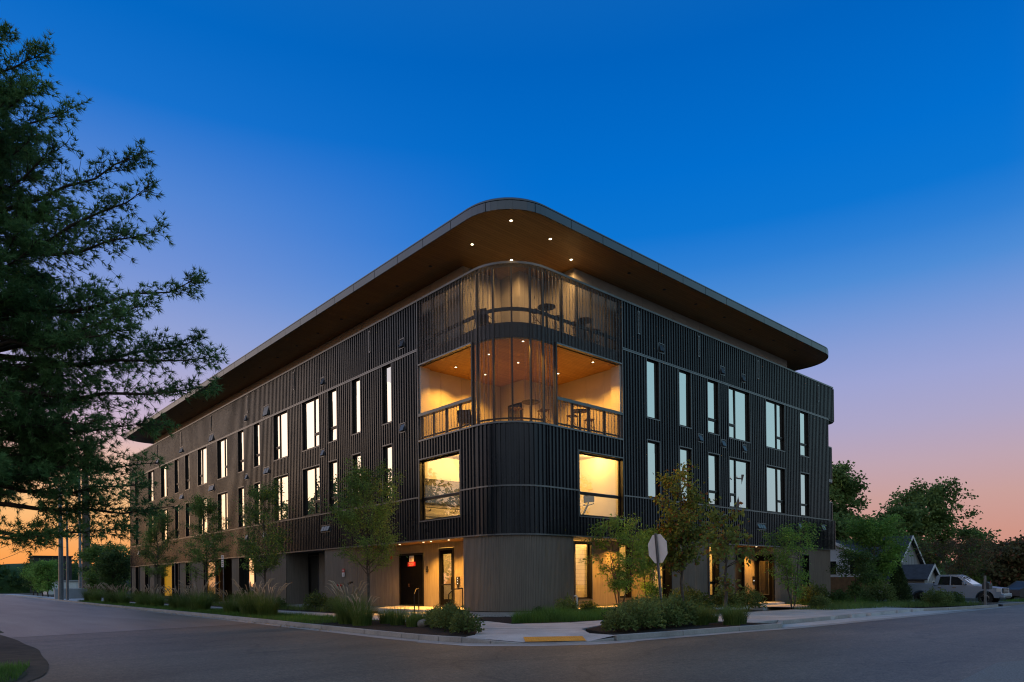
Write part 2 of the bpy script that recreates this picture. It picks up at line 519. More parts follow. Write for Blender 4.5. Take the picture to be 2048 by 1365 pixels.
class MB:
    """collects faces for one mesh"""
    def __init__(self):
        self.v = []; self.f = []

    def add(self, pts, faces):
        n = len(self.v)
        self.v.extend([tuple(p) for p in pts])
        self.f.extend([tuple(i + n for i in f) for f in faces])
        return self

    def quad(self, a, b, c, d):
        return self.add((a, b, c, d), ((0, 1, 2, 3),))

    def hexa(self, p):
        return self.add(p, ((0, 3, 2, 1), (4, 5, 6, 7), (0, 1, 5, 4), (1, 2, 6, 5), (2, 3, 7, 6), (3, 0, 4, 7)))

    def box(self, x0, x1, y0, y1, z0, z1):
        return self.hexa(((x0, y0, z0), (x1, y0, z0), (x1, y1, z0), (x0, y1, z0), (x0, y0, z1), (x1, y0, z1), (x1, y1, z1), (x0, y1, z1)))

    def fbox(self, fac, s0, s1, z0, z1, d0, d1):
        return self.hexa([fac(s, z, d) for z in (z0, z1) for s, d in ((s0, d0), (s1, d0), (s1, d1), (s0, d1))])

    def prism(self, poly, z0, z1, zf=None):
        """vertical prism on an xy polygon; z may follow the ground with zf(x, y)"""
        n = len(poly)
        g = (lambda x, y: 0.0) if zf is None else zf
        pts = [(x, y, z0 + g(x, y)) for x, y in poly] + [(x, y, z1 + g(x, y)) for x, y in poly]
        fs = [tuple(range(n - 1, -1, -1)), tuple(range(n, 2 * n))]
        fs += [(i, (i + 1) % n, n + (i + 1) % n, n + i) for i in range(n)]
        return self.add(pts, fs)

    def tube(self, path, rad, n=8, cap=True):
        path = [Vector(p) for p in path]
        rads = rad if isinstance(rad, (list, tuple)) else [rad] * len(path)
        rings = []
        up = Vector((0, 0, 1))
        for i, p in enumerate(path):
            t = (path[min(i + 1, len(path) - 1)] - path[max(i - 1, 0)]).normalized()
            ref = up if abs(t.z) < 0.95 else Vector((1, 0, 0))
            a = t.cross(ref).normalized(); b_ = t.cross(a).normalized()
            rings.append([p + (a * math.cos(2 * PI * k / n) + b_ * math.sin(2 * PI * k / n)) * rads[i] for k in range(n)])
        pts = [q for r in rings for q in r]
        fs = []
        for i in range(len(rings) - 1):
            for k in range(n):
                fs.append((i * n + k, i * n + (k + 1) % n, (i + 1) * n + (k + 1) % n, (i + 1) * n + k))
        if cap:
            fs.append(tuple(range(n - 1, -1, -1)))
            fs.append(tuple((len(rings) - 1) * n + k for k in range(n)))
        return self.add(pts, fs)

    def lathe(self, c, prof, n=20, axis='Z'):
        pts = []
        for r, h in prof:
            for k in range(n):
                a = 2 * PI * k / n
                q = (r * math.cos(a), r * math.sin(a), h)
                if axis == 'X': q = (h, q[0], q[1])
                elif axis == 'Y': q = (q[0], h, q[1])
                pts.append((c[0] + q[0], c[1] + q[1], c[2] + q[2]))
        fs = []
        for i in range(len(prof) - 1):
            for k in range(n):
                fs.append((i * n + k, i * n + (k + 1) % n, (i + 1) * n + (k + 1) % n, (i + 1) * n + k))
        fs.append(tuple(range(n - 1, -1, -1)))
        fs.append(tuple((len(prof) - 1) * n + k for k in range(n)))
        return self.add(pts, fs)

    def mesh(self, name, mat):
        me = bpy.data.meshes.new(name)
        me.from_pydata(self.v, [], self.f)
        me.materials.append(MATS[mat])
        me.update()
        return me

    def build(self, name, mat, parent=None, smooth=False, bevel=0.0, loc=None):
        me = self.mesh(name, mat)
        if smooth:
            me.polygons.foreach_set('use_smooth', [True] * len(me.polygons))
        o = bpy.data.objects.new(name, me)
        link(o, parent)
        if loc is not None:
            o.location = loc
        if bevel:
            md = o.modifiers.new('bevel', 'BEVEL'); md.width = bevel; md.segments = 2; md.limit_method = 'ANGLE'
        return o


def np_mesh(name, V, F, mat, smooth=False):
    """fast mesh from numpy: V (n,3), F (m,k)"""
    me = bpy.data.meshes.new(name)
    V = np.ascontiguousarray(V, dtype=np.float32); F = np.ascontiguousarray(F, dtype=np.int32)
    me.vertices.add(len(V)); me.vertices.foreach_set('co', V.ravel())
    k = F.shape[1]
    me.loops.add(F.size); me.loops.foreach_set('vertex_index', F.ravel())
    me.polygons.add(len(F)); me.polygons.foreach_set('loop_start', np.arange(0, F.size, k, dtype=np.int32))
    me.materials.append(MATS[mat])
    me.update(calc_edges=True)
    return me


def obj(name, me, parent=None, loc=None):
    o = bpy.data.objects.new(name, me)
    link(o, parent)
    if loc is not None: o.location = loc
    return o


def copy_tree(o, parent=None):
    c = o.copy(); COL.objects.link(c)
    if parent is not None:
        c.parent = parent
    for ch in list(o.children):
        copy_tree(ch, c)
    return c


def zg(x, y=0.0):
    return -0.008 * min(max(x, 0.0), 60.0)


def clipx(poly, x, keep):
    out = []
    n = len(poly)
    ins = (lambda p: p[0] <= x + 1e-9) if keep == '<' else (lambda p: p[0] >= x - 1e-9)
    for i in range(n):
        a, b_ = poly[i], poly[(i + 1) % n]
        if ins(a): out.append(a)
        if ins(a) != ins(b_) and abs(a[0] - b_[0]) > 1e-12:
            t = (x - a[0]) / (b_[0] - a[0])
            out.append((x, a[1] + t * (b_[1] - a[1])))
    return out


def sheet(name, poly, dz, mat, parent=None, kind=None, thick=0.0):
    """ground sheet following the fall of the land; thick > 0 makes it a slab"""
    mb = MB()
    for lo, hi in ((-1e9, 0), (0, 60), (60, 1e9)):
        p = poly
        if hi < 1e8: p = clipx(p, hi, '<')
        if lo > -1e8 and len(p) > 2: p = clipx(p, lo, '>')
        if len(p) < 3: continue
        q = [p[i] for i in range(len(p)) if math.dist(p[i], p[i - 1]) > 1e-6]
        if len(q) < 3: continue
        if thick: mb.prism(q, dz - thick, dz, zg)
        else: mb.add([(x, y, dz + zg(x, y)) for x, y in q], [tuple(range(len(q)))])
    o = mb.build(name, mat, parent)
    if kind: o['kind'] = kind
    return o


def offset_path(path, d):
    """offset an open xy polyline to its left by d"""
    out = []
    for i, p in enumerate(path):
        a = path[max(i - 1, 0)]; b_ = path[min(i + 1, len(path) - 1)]
        t = Vector((b_[0] - a[0], b_[1] - a[1])).normalized()
        out.append((p[0] - t.y * d, p[1] + t.x * d))
    return out


def resample(path, step):
    P = [Vector(p) for p in path]
    out = [P[0].copy()]; acc = 0.0
    for a, b_ in zip(P[:-1], P[1:]):
        L = (b_ - a).length; t = step - acc
        while t < L:
            out.append(a + (b_ - a) * (t / L)); t += step
        acc = L - (t - step)
    if (out[-1] - P[-1]).length > step * 0.25: out.append(P[-1].copy())
    return [(p.x, p.y) for p in out]


def smooth_path(path, it=2):
    for _ in range(it):
        q = [path[0]]
        for a, b_ in zip(path[:-1], path[1:]):
            q.append((a[0] * .75 + b_[0] * .25, a[1] * .75 + b_[1] * .25)); q.append((a[0] * .25 + b_[0] * .75, a[1] * .25 + b_[1] * .75))
        q.append(path[-1]); path = q
    return path


def text(body, size, loc, facing, mat, parent, name='lettering', depth=0.002):
    cu = bpy.data.curves.new(name, 'FONT')
    cu.body = body; cu.size = size; cu.align_x = 'CENTER'; cu.align_y = 'CENTER'; cu.extrude = depth
    cu.materials.append(MATS[mat])
    o = bpy.data.objects.new(name, cu)
    link(o, parent)
    m_ = Matrix.Identity(4)
    xs = (0, -1, 0) if facing == 'X' else (1, 0, 0)
    zs = (-1, 0, 0) if facing == 'X' else (0, -1, 0)
    for i in range(3):
        m_[i][0] = xs[i]; m_[i][1] = (0, 0, 1)[i]; m_[i][2] = zs[i]
    m_.translation = Vector(loc)
    me = bpy.data.meshes.new_from_object(o.evaluated_get(bpy.context.evaluated_depsgraph_get()))
    bpy.data.objects.remove(o)
    o = bpy.data.objects.new(name, me)
    link(o, parent)
    o.matrix_local = m_
    return o


# ------------------------------------------------------------------ ground, roads, kerbs, pavements
ground = sheet('ground', [(-400, -400), (500, -400), (500, 700), (-400, 700)], -0.06, 'far_ground', kind='structure')
# main road: intersection and the street to the right; the left street continues beyond a seam
road = sheet('road', [(-70, -45), (140, -45), (140, -9.2), (-6, -8.4), (-7.55, -5.5), (-7.0, 6.4), (-15.4, 5.2), (-15.35, 0), (-15.6, -4), (-16.1, -6.2), (-17.0, -7.8), (-19, -9), (-22, -9.4), (-70, -9.6)], 0.0, 'asphalt', kind='structure')
road2 = sheet('road', [(-15.4, 5.2), (-7.0, 6.4), (-5.2, 40), (-1.2, 160), (-10.0, 160), (-14.4, 40)], 0.004, 'asphalt_old', kind='structure')
road3 = sheet('road_patch', [(-8.6, -16.3), (-5.2, -16.05), (-3.4, -16.7), (-1.0, -16.9), (3, -18.5), (-8.6, -19.0)], 0.004, 'asphalt_patch', kind='structure')
road3.location = (1.55, -0.55, 0)

KL = [(-1.25, 160), (-3.2, 98), (-5.25, 55), (-5.95, 40), (-6.4, 25), (-6.85, 12), (-7.25, 4), (-7.5, -1), (-7.62, -4)]
KC = smooth_path([(-7.62, -4), (-7.6, -5.6), (-7.3, -6.9), (-6.6, -7.85), (-5.6, -8.55), (-4.5, -8.9)], 2)
KR = [(-4.5, -8.9), (-3.0, -9.12), (-0.4, -9.45), (2.4, -9.72)]
kerb = empty('kerb'); kerb['kind'] = 'structure'
gutter = empty('gutter'); gutter['kind'] = 'structure'


def kerb_run(path, step, h0=0.14, w=0.16, ramp_z=None, gap=0.012, gut=True):
    P = resample(path, step)
    for i in range(len(P) - 1):
        a, b_ = Vector(P[i]), Vector(P[i + 1])
        t = (b_ - a).normalized()
        a2 = a + t * gap; b2 = b_ - t * gap
        n = Vector((-t.y, t.x))
        za = h0 if ramp_z is None else ramp_z(P[i]); zb = h0 if ramp_z is None else ramp_z(P[i + 1])
        ps = []
        for p, z in ((a2, za), (b2, zb)):
            g = zg(p.x, p.y)
            ps.append([(p.x, p.y, g - 0.1), (p.x + n.x * 0.02, p.y + n.y * 0.02, g + z), (p.x + n.x * w, p.y + n.y * w, g + z), (p.x + n.x * w, p.y + n.y * w, g - 0.1)])
        mb = MB(); A, B = ps
        mb.add(A + B, [(0, 1, 2, 3), (7, 6, 5, 4), (0, 4, 5, 1), (1, 5, 6, 2), (2, 6, 7, 3), (3, 7, 4, 0)])
        mb.build('kerb_stone', 'kerb_concrete', kerb, bevel=0.012)
    if gut:
        Q = offset_path(P, -0.02); Q2 = offset_path(P, -0.42)
        for i in range(len(P) - 1):
            mb = MB()
            mb.add([(p[0], p[1], zg(p[0]) + 0.008) for p in (Q[i], Q[i + 1], Q2[i + 1], Q2[i])], [(0, 1, 2, 3)])
            mb.build('gutter_slab', 'kerb_concrete', gutter)


kerb_run(KL, 3.0)
kerb_run(KC, 0.8, ramp_z=lambda p: 0.14 if p[1] > -6.6 else (0.02 + 0.12 * max(0.0, min(1.0, (p[1] + 7.6) / 1.0))) if p[0] < -6.4 else (0.02 + 0.12 * max(0.0, min(1.0, (p[0] + 5.2) / 1.3))))
kerb_run(KR, 2.4)
# right street: recessed parking bay of concrete with a kerb set back, then a kerb that comes back to the road
KB = [(2.4, -9.72), (2.55, -8.95), (8, -8.75), (16.5, -8.35)]
KD = [(16.5, -8.35), (18.5, -8.2), (21.5, -9.05), (28.8, -9.45)]
kerb_run(KB, 2.4, gut=False)
kerb_run(KD, 2.4, gut=False)
bay = sheet('parking_bay', [(2.5, -9.78), (16, -9.72), (24, -9.5), (21.4, -9.1), (18.5, -8.24), (16.4, -8.38), (8, -8.78), (2.6, -8.98)], 0.010, 'concrete', kind='structure')
sheet('gutter', [(2.4, -10.15), (16, -10.1), (29, -9.9), (29, -9.5), (16, -9.72), (2.4, -9.76)], 0.006, 'kerb_concrete', kind='structure')

# verge / planting beds (soil) behind the kerbs
vergeL = [(-7.35, -1), (-7.1, 4), (-6.7, 12), (-6.25, 25), (-5.8, 40), (-5.1, 55), (-3.6, 55), (-4.0, 40), (-4.2, 25), (-4.3, 12), (-4.35, 4), (-4.4, -1), (-5.1, -4.2), (-6.6, -6.3), (-7.42, -5.6), (-7.46, -4)]
sheet('planting_bed', vergeL, 0.12, 'mulch', kind='structure', thick=0.2)
planterR = [(-4.35, -8.72), (-3.0, -8.96), (-0.4, -9.28), (2.3, -9.54), (2.42, -8.85), (2.2, -7.2), (1.2, -6.2), (-1.8, -6.1), (-3.2, -6.7)]
sheet('planting_bed', planterR, 0.13, 'mulch', kind='structure', thick=0.2)
frontbed = [(-3.0, -3.4), (-1.2, -4.2), (1.6, -4.3), (6.0, -4.3), (12.2, -4.3), (12.2, -0.25), (10.0, -0.3), (5.9, -1.0), (3.6, 0.1), (2.0, -0.2), (0.5, 0.3), (-0.2, 2.0), (-1.2, 0.4), (-2.4, -1.4)]
sheet('planting_bed', frontbed, 0.125, 'mulch', kind='structure', thick=0.2)
bedR2 = [(13.0, -6.35), (20, -6.5), (28, -8.6), (28.9, -9.2), (45, -9.0), (45, 3), (29.4, 3), (29.0, -0.2), (21.5, -0.2), (21.5, -4.9), (13.0, -4.4)]
sheet('planting_bed', bedR2, 0.10, 'mulch', kind='structure', thick=0.2)
bedL2 = [(-2.6, 9.2), (-0.02, 9.2), (-0.02, 56.4), (-2.0, 56.4), (-2.4, 30)]
sheet('planting_bed', bedL2, 0.125, 'mulch', kind='structure', thick=0.2)
bedL1 = [(-2.8, 1.0), (-1.75, 1.3), (-1.7, 8.0), (-2.7, 8.6)]
sheet('planting_bed', bedL1, 0.125, 'mulch', kind='structure', thick=0.2)

# pavement slabs (poured bays with tooled joints)
pavement = empty('pavement'); pavement['kind'] = 'structure'


def slab(poly, dz=0.135, nm='paving_slab', mat='concrete'):
    c = Vector((sum(p[0] for p in poly) / len(poly), sum(p[1] for p in poly) / len(poly)))
    q = [(p[0] + (c.x - p[0]) * 0.012, p[1] + (c.y - p[1]) * 0.012) for p in poly]
    mb = MB().prism(q, dz - 0.14, dz, zg)
    return mb.build(nm, mat, pavement)


for k in range(28):                      # along the left street
    y0 = -1.0 + k * 2.0; y1 = y0 + 2.0
    xo = lambda y: -4.38 + max(0, y - 4) * 0.010
    slab([(xo(y0), y0), (-2.75, y0), (-2.75, y1), (xo(y1), y1)])
for k in range(9):                       # along the right street
    x0 = 2.4 + k * 1.9; x1 = x0 + 1.9
    yl = (-8.76, -8.6) if x0 < 12 else (-8.5, -8.42)
    slab([(x0, yl[0]), (x1, yl[1]), (x1, -6.45), (x0, -6.4)])
    slab([(x0, -6.4), (x1, -6.45), (x1, -4.38), (x0, -4.36)])
slab([(-1.8, -6.05), (0.4, -6.1), (0.4, -4.32), (-1.2, -4.25)]); slab([(0.4, -6.1), (2.4, -6.3), (2.4, -4.34), (0.4, -4.32)])
slab([(-4.38, -1.0), (-2.75, -1.0), (-2.45, -1.45), (-3.0, -3.4), (-4.9, -3.6)])
slab([(-5.05, -4.15), (-4.9, -3.6), (-3.0, -3.4), (-1.25, -4.25), (-1.8, -6.05), (-3.25, -6.6)])
# ramp down to the crossing with the tactile plate at its foot
ux = Vector((1.16, -0.93)).normalized(); uy = Vector((-ux.y, ux.x))
plate0 = Vector((-6.42, -7.62))
O0 = plate0 - ux * .06; O1 = plate0 + ux * 1.58
I0 = O0 + uy * 1.0; I1 = O1 + uy * 1.0
zr_ = lambda d: 0.024 + 0.112 * min(1.0, max(0.0, d))
slab([(-6.75, -6.05), (-5.1, -4.22), (-3.3, -6.65), (-4.40, -7.95), tuple(I1), tuple(I0)], 0.134)
MB().add([(O0.x, O0.y, .024), (O1.x, O1.y, .024), (I1.x, I1.y, .136), (I0.x, I0.y, .136)], [(0, 1, 2, 3)]).build('ramp_slab', 'concrete', pavement)
MB().add([(O0.x, O0.y, .024), (I0.x, I0.y, .136), (-6.75, -6.05, .137), (-7.36, -6.4, .137)], [(0, 1, 2), (0, 2, 3)]).build('ramp_flare', 'concrete', pavement)
MB().add([(O1.x, O1.y, .024), (-4.45, -8.84, .137), (-4.40, -7.95, .137), (I1.x, I1.y, .136)], [(0, 1, 2), (0, 2, 3)]).build('ramp_flare', 'concrete', pavement)
tpb = MB()
pp = [(plate0, .03), (plate0 + ux * 1.5, .03), (plate0 + ux * 1.5 + uy * 0.62, .62), (plate0 + uy * 0.62, .62)]
tpb.add([(p.x, p.y, zr_(d) + 0.010) for p, d in pp], [(0, 1, 2, 3)])
for i in range(24):
    for j in range(9):
        c = plate0 + ux * (0.05 + i * 0.061) + uy * (0.05 + j * 0.064)
        z = zr_(0.05 + j * 0.064) + 0.011
        tpb.add([(c.x + .018 * math.cos(a), c.y + .018 * math.sin(a), z) for a in (0, PI / 2, PI, 3 * PI / 2)] + [(c.x, c.y, z + 0.010)], [(0, 1, 4), (1, 2, 4), (2, 3, 4), (3, 0, 4)])
tpb.build('tactile_plate', 'tactile_yellow', pavement)
sheet('gutter', [(-7.75, -5.4), (-7.4, -7.1), (-6.55, -8.05), (-5.35, -8.85), (-4.4, -9.05), (-4.4, -9.45), (-5.6, -9.2), (-6.9, -8.35), (-7.85, -7.2), (-8.1, -5.4)], 0.007, 'concrete', kind='structure')

# corner of the street with the pine: dirt edge and lawn
sheet('dirt_verge', smooth_path([(-15.35, 8), (-15.2, 4), (-15.28, 2), (-15.22, 0), (-15.45, -2), (-15.55, -3.6), (-15.75, -5.0), (-16.0, -6.2), (-16.8, -7.7), (-18.4, -8.8)], 3) + [(-24, -8.8), (-24, 8)], 0.012, 'soil', kind='structure')
sheet('lawn', smooth_path([(-18, -3.6), (-16.6, -4.2), (-16.0, -5.0), (-16.4, -6.7), (-17.4, -7.9), (-19, -8.7)], 2) + [(-30, -9), (-30, -3.6)], 0.02, 'earth_green', kind='structure')
sheet('lawn', [(-15.1, 8), (-14.2, 40), (-9.9, 160), (-80, 160), (-80, 8)], 0.01, 'earth_green', kind='structure')
sheet('driveway', [(29.2, -9.45), (30.0, -9.3), (36.4, -9.2), (36.4, 6), (31.6, 6), (31.6, -8.6)], 0.115, 'asphalt_patch', kind='structure', thick=0.2)
sheet('lawn', [(36.4, -9.2), (140, -9), (140, 60), (36.4, 60)], 0.06, 'earth_green', kind='structure', thick=0.2)
sheet('lawn', [(29.4, 3), (36.4, 6), (36.4, 60), (29.4, 60)], 0.05, 'earth_green', kind='structure')
# forecourt beyond the building on the left street
sheet('driveway', [(-5.0, 57), (-3.3, 96), (12, 96), (12, 57)], 0.03, 'concrete', kind='structure')
sheet('footpath', [(-2.9, 99), (-1.0, 160), (1.6, 160), (-0.4, 99)], 0.05, 'concrete', kind='structure')
# ------------------------------------------------------------------ the building
B = empty('apartment_building', (0, 0, 0))
tag(B, 'four storey dark ribbed metal apartment building with rounded corner and wide overhanging roof', 'building')
RC = 2.05
W, LEN = 29.2, 56.5
Z0, Z1, Z2, ZP = 3.42, 5.35, 12.05, 14.2
PITCH = 0.205
PW = PITCH * 6


def facL(s, z, d): return (-d, s, z)
def facR(s, z, d): return (s, -d, z)
def facA(s, z, d):
    th = s / RC
    return (RC - (RC + d) * math.cos(th), RC - (RC + d) * math.sin(th), z)


ARC = RC * PI / 2
RIBS = ((0.0, 0.0), (0.100, 0.0), (0.110, 0.055), (0.185, 0.055), (0.195, 0.0))


def rib_profile(s0, s1, pitch=PITCH, prof=RIBS):
    pts = []
    k0 = math.floor(s0 / pitch) - 1; k1 = math.ceil(s1 / pitch) + 1
    unit_ = 0.205 if prof[-1][0] > 0.1 else 0.058
    P = [(k * pitch + a * pitch / unit_, d) for k in range(k0, k1) for a, d in prof]
    def at(s):
        for (a, da), (b_, db) in zip(P[:-1], P[1:]):
            if a <= s <= b_:
                return da if b_ - a < 1e-9 else da + (db - da) * (s - a) / (b_ - a)
        return 0.0
    pts = [(s0, at(s0))] + [(s, d) for s, d in P if s0 + 1e-4 < s < s1 - 1e-4] + [(s1, at(s1))]
    return pts


def corrugated(fac, s0, s1, z0, z1, off=0.0, prof=RIBS, pitch=PITCH):
    pr = rib_profile(s0, s1, pitch, prof)
    V = [fac(s, z, d + off) for z in (z0, z1) for s, d in pr]
    n = len(pr)
    return MB().add(V, [(i, i + 1, n + i + 1, n + i) for i in range(n - 1)])


def clad(fac, s0, s1, z0, z1, mat='cladding_metal', name='cladding_panel'):
    """split a rectangle of wall into sheets about 1.23 m wide"""
    if s1 - s0 < 0.02 or z1 - z0 < 0.02: return
    cuts = [s0]
    k = math.floor(s0 / PW) + 1
    while k * PW < s1 - 0.3:
        if k * PW > s0 + 0.3: cuts.append(k * PW)
        k += 1
    cuts.append(s1)
    for a, b_ in zip(cuts[:-1], cuts[1:]):
        corrugated(fac, a, b_, z0 + 0.004, z1 - 0.004).build(name, mat, B)


WIN_L = [(8.30, 9.16, 'f'), (11.22, 12.10, 'f'), (13.72, 14.70, 't'), (15.75, 17.88, 'Nr'), (19.85, 21.90, 'Nl'), (24.05, 25.02, 't'), (26.77, 27.82, 't'),
         (29.85, 31.85, 'Nr'), (34.08, 36.13, 'Nl'), (38.17, 39.21, 't'), (40.94, 41.98, 't'), (43.90, 45.90, 'Nr'), (47.90, 49.93, 'Nr'), (53.45, 54.55, 't')]
WIN_R = [(8.70, 9.68, 'f'), (11.34, 12.38, 'f'), (13.90, 14.97, 't'), (15.98, 18.22, 'Nl'), (20.06, 22.32, 'Nr'), (24.35, 25.56, 't')]
ROWS = ((5.40, 8.12), (9.18, 12.0))

# cladding: base band, window band, top band
clad(facL, RC, 3.07, Z0, Z1); clad(facL, 3.07, 6.07, Z0, 4.26); clad(facL, 6.07, LEN, Z0, Z1)
clad(facR, RC, 3.90, Z0, Z1); clad(facR, 3.90, 6.90, Z0, 4.26); clad(facR, 6.90, 29.2, Z0, Z1)
clad(facL, RC, 3.07, Z1, 7.85); clad(facL, 3.07, 6.07, 7.05, 7.85)
clad(facR, RC, 3.90, Z1, 7.85); clad(facR, 3.90, 6.90, 7.05, 7.85)
clad(facA, 0.0, ARC, Z0, Z1); clad(facA, 0.0, ARC, Z1, 7.85)
clad(facL, 6.12, LEN, Z2, ZP); clad(facR, 6.92, 29.2, Z2, ZP)


def band(fac, wins, s0, s1):
    c = s0
    for a, b_, _ in sorted(wins):
        clad(fac, c, a, Z1, Z2)
        clad(fac, a, b_, 8.12, 9.18)
        c = b_
    clad(fac, c, s1, Z1, Z2)


band(facL, WIN_L, 6.12, LEN)
band(facR, WIN_R, 6.92, 28.45)
# far right end: the bands run on round a tight corner, the wall between them stops short at balconies
def facE(s, z, d):
    th = s / 0.75
    return (28.45 + 0.75 - 0.0 + (0.0) - 0.75 + (0.75 + d) * math.sin(th), 0.75 - (0.75 + d) * math.cos(th), z)
# curved end pieces
def endcurve(z0, z1, nm='cladding_panel', mat='cladding_metal', off=0.0):
    def f(s, z, d):
        th = s / 0.75
        return (29.2 + (0.75 + d + off) * math.sin(th), 0.75 - (0.75 + d + off) * math.cos(th), z)
    return corrugated(f, 0, 0.75 * PI / 2, z0, z1).build(nm, mat, B)
endcurve(Z0, Z1); endcurve(Z2, ZP)
def facSide(s, z, d): return (29.95 + d, s, z)
clad(facSide, 0.75, 14.0, Z0, Z1); clad(facSide, 0.75, 14.0, Z2, ZP)
def facIn(s, z, d): return (28.45 + d, s, z)
clad(facIn, 0.0, 14.0, Z1, Z2)
for z0, z1 in ((5.42, 6.55), (8.15, 10.25)):
    def fc(s, z, d):
        th = s / 0.75
        return (28.5 + 0.65 + (0.75 + d) * math.sin(th), 0.75 + 0.15 - (0.75 + d) * math.cos(th), z)
    corrugated(fc, 0, 0.75 * PI / 2, z0, z1).build('balcony_guard', 'cladding_metal', B)
    corrugated(lambda s, z, d: (28.45 + s, 0.15 - d, z), 0.0, 0.7, z0, z1).build('balcony_guard', 'cladding_metal', B)
    corrugated(lambda s, z, d: (29.9 + d, 0.9 + s, z), 0.0, 5.0, z0, z1).build('balcony_guard', 'cladding_metal', B)
    pl = [(28.45, 0.10)] + [(29.15 + 0.80 * math.sin(a * PI / 16), 0.9 - 0.80 * math.cos(a * PI / 16)) for a in range(9)] + [(29.95, 6), (28.45, 6)]
    MB().prism(pl, z0 - 0.22, z0 - 0.02).build('balcony_slab', 'trim_metal', B)
    MB().prism(pl, z1 + 0.004, z1 + 0.07).build('handrail', 'trim_metal', B)
MB().prism([(29.2, 0.0)] + [(29.2 + 0.75 * math.sin(a * PI / 16), 0.75 - 0.75 * math.cos(a * PI / 16)) for a in range(9)] + [(29.95, 13), (28.4, 13), (28.4, 0.0)], Z2 - 0.06, Z2 - 0.01).build('soffit', 'dark_trim', B)


# trims: parapet cap, belts, base flashing; each length is a piece
def trim_run(fac, s0, s1, z0, z1, d0, d1, name, mat='trim_metal', step=3.6):
    n = max(1, round((s1 - s0) / step))
    for i in range(n):
        a = s0 + (s1 - s0) * i / n; b_ = s0 + (s1 - s0) * (i + 1) / n
        mb = MB()
        if fac is facA:
            K = 10
            for k in range(K):
                mb.fbox(fac, a + (b_ - a) * k / K, a + (b_ - a) * (k + 1) / K, z0, z1, d0, d1)
        else:
            mb.fbox(fac, a + 0.002, b_ - 0.002, z0, z1, d0, d1)
        mb.build(name, mat, B)


for fac, s0, s1 in ((facL, RC, LEN), (facA, 0, ARC), (facR, RC, 29.2)):
    trim_run(fac, s0, s1, ZP, ZP + 0.09, -0.25, 0.085, 'parapet_cap')
    trim_run(fac, s0, s1, Z0 - 0.05, Z0 + 0.005, -0.25, 0.07, 'base_flashing')
for fac, segs in ((facL, ((6.1, LEN),)), (facR, ((6.9, 28.45),))):
    for a, b_ in segs:
        trim_run(fac, a, b_, Z2 - 0.075, Z2 - 0.012, 0.0, 0.075, 'belt_trim')
        trim_run(fac, a, b_, Z2 + 0.012, Z2 + 0.05, 0.0, 0.06, 'belt_trim')
for fac, a, b_ in ((facL, RC, 3.07), (facL, 6.1, LEN), (facA, 0, ARC), (facR, RC, 3.9), (facR, 6.9, 28.45)):
    trim_run(fac, a, b_, Z1 - 0.03, Z1 + 0.03, 0.0, 0.07, 'belt_trim')
for fac, a, b_ in ((facL, RC, 6.1), (facA, 0, ARC), (facR, RC, 6.9)):
    trim_run(fac, a, b_, 7.85, 7.92, -0.25, 0.08, 'belt_trim')
trim_run(facL, 3.04, 6.1, 7.03, 7.075, -0.02, 0.07, 'window_head')
trim_run(facR, 3.86, 6.93, 7.03, 7.075, -0.02, 0.07, 'window_head')
for fac, s in ((facL, 6.08), (facR, 6.88)):
    MB().fbox(fac, s, s + 0.05, Z0, 11.35, -0.2, 0.075).build('jamb_trim', 'trim_metal', B)
    MB().fbox(fac, s, s + 0.05, 11.35, ZP, -0.2, 0.075).build('jamb_trim', 'trim_metal', B)
MB().fbox(facL, LEN - 0.03, LEN + 0.04, 0.3, ZP, -0.4, 0.06).build('corner_trim', 'dark_trim', B)

# solid mass behind the skin (floors and party walls)
core = MB()
core.box(0.42, 18, 7.6, LEN - 0.2, 3.5, ZP - 0.3).box(7.3, 28.4, 0.42, 7.5, 3.5, ZP - 0.3)
core.box(7.3, 28.0, 7.5, 18, 3.5, 14.0)
core.build('structural_core', 'core_dark', B)


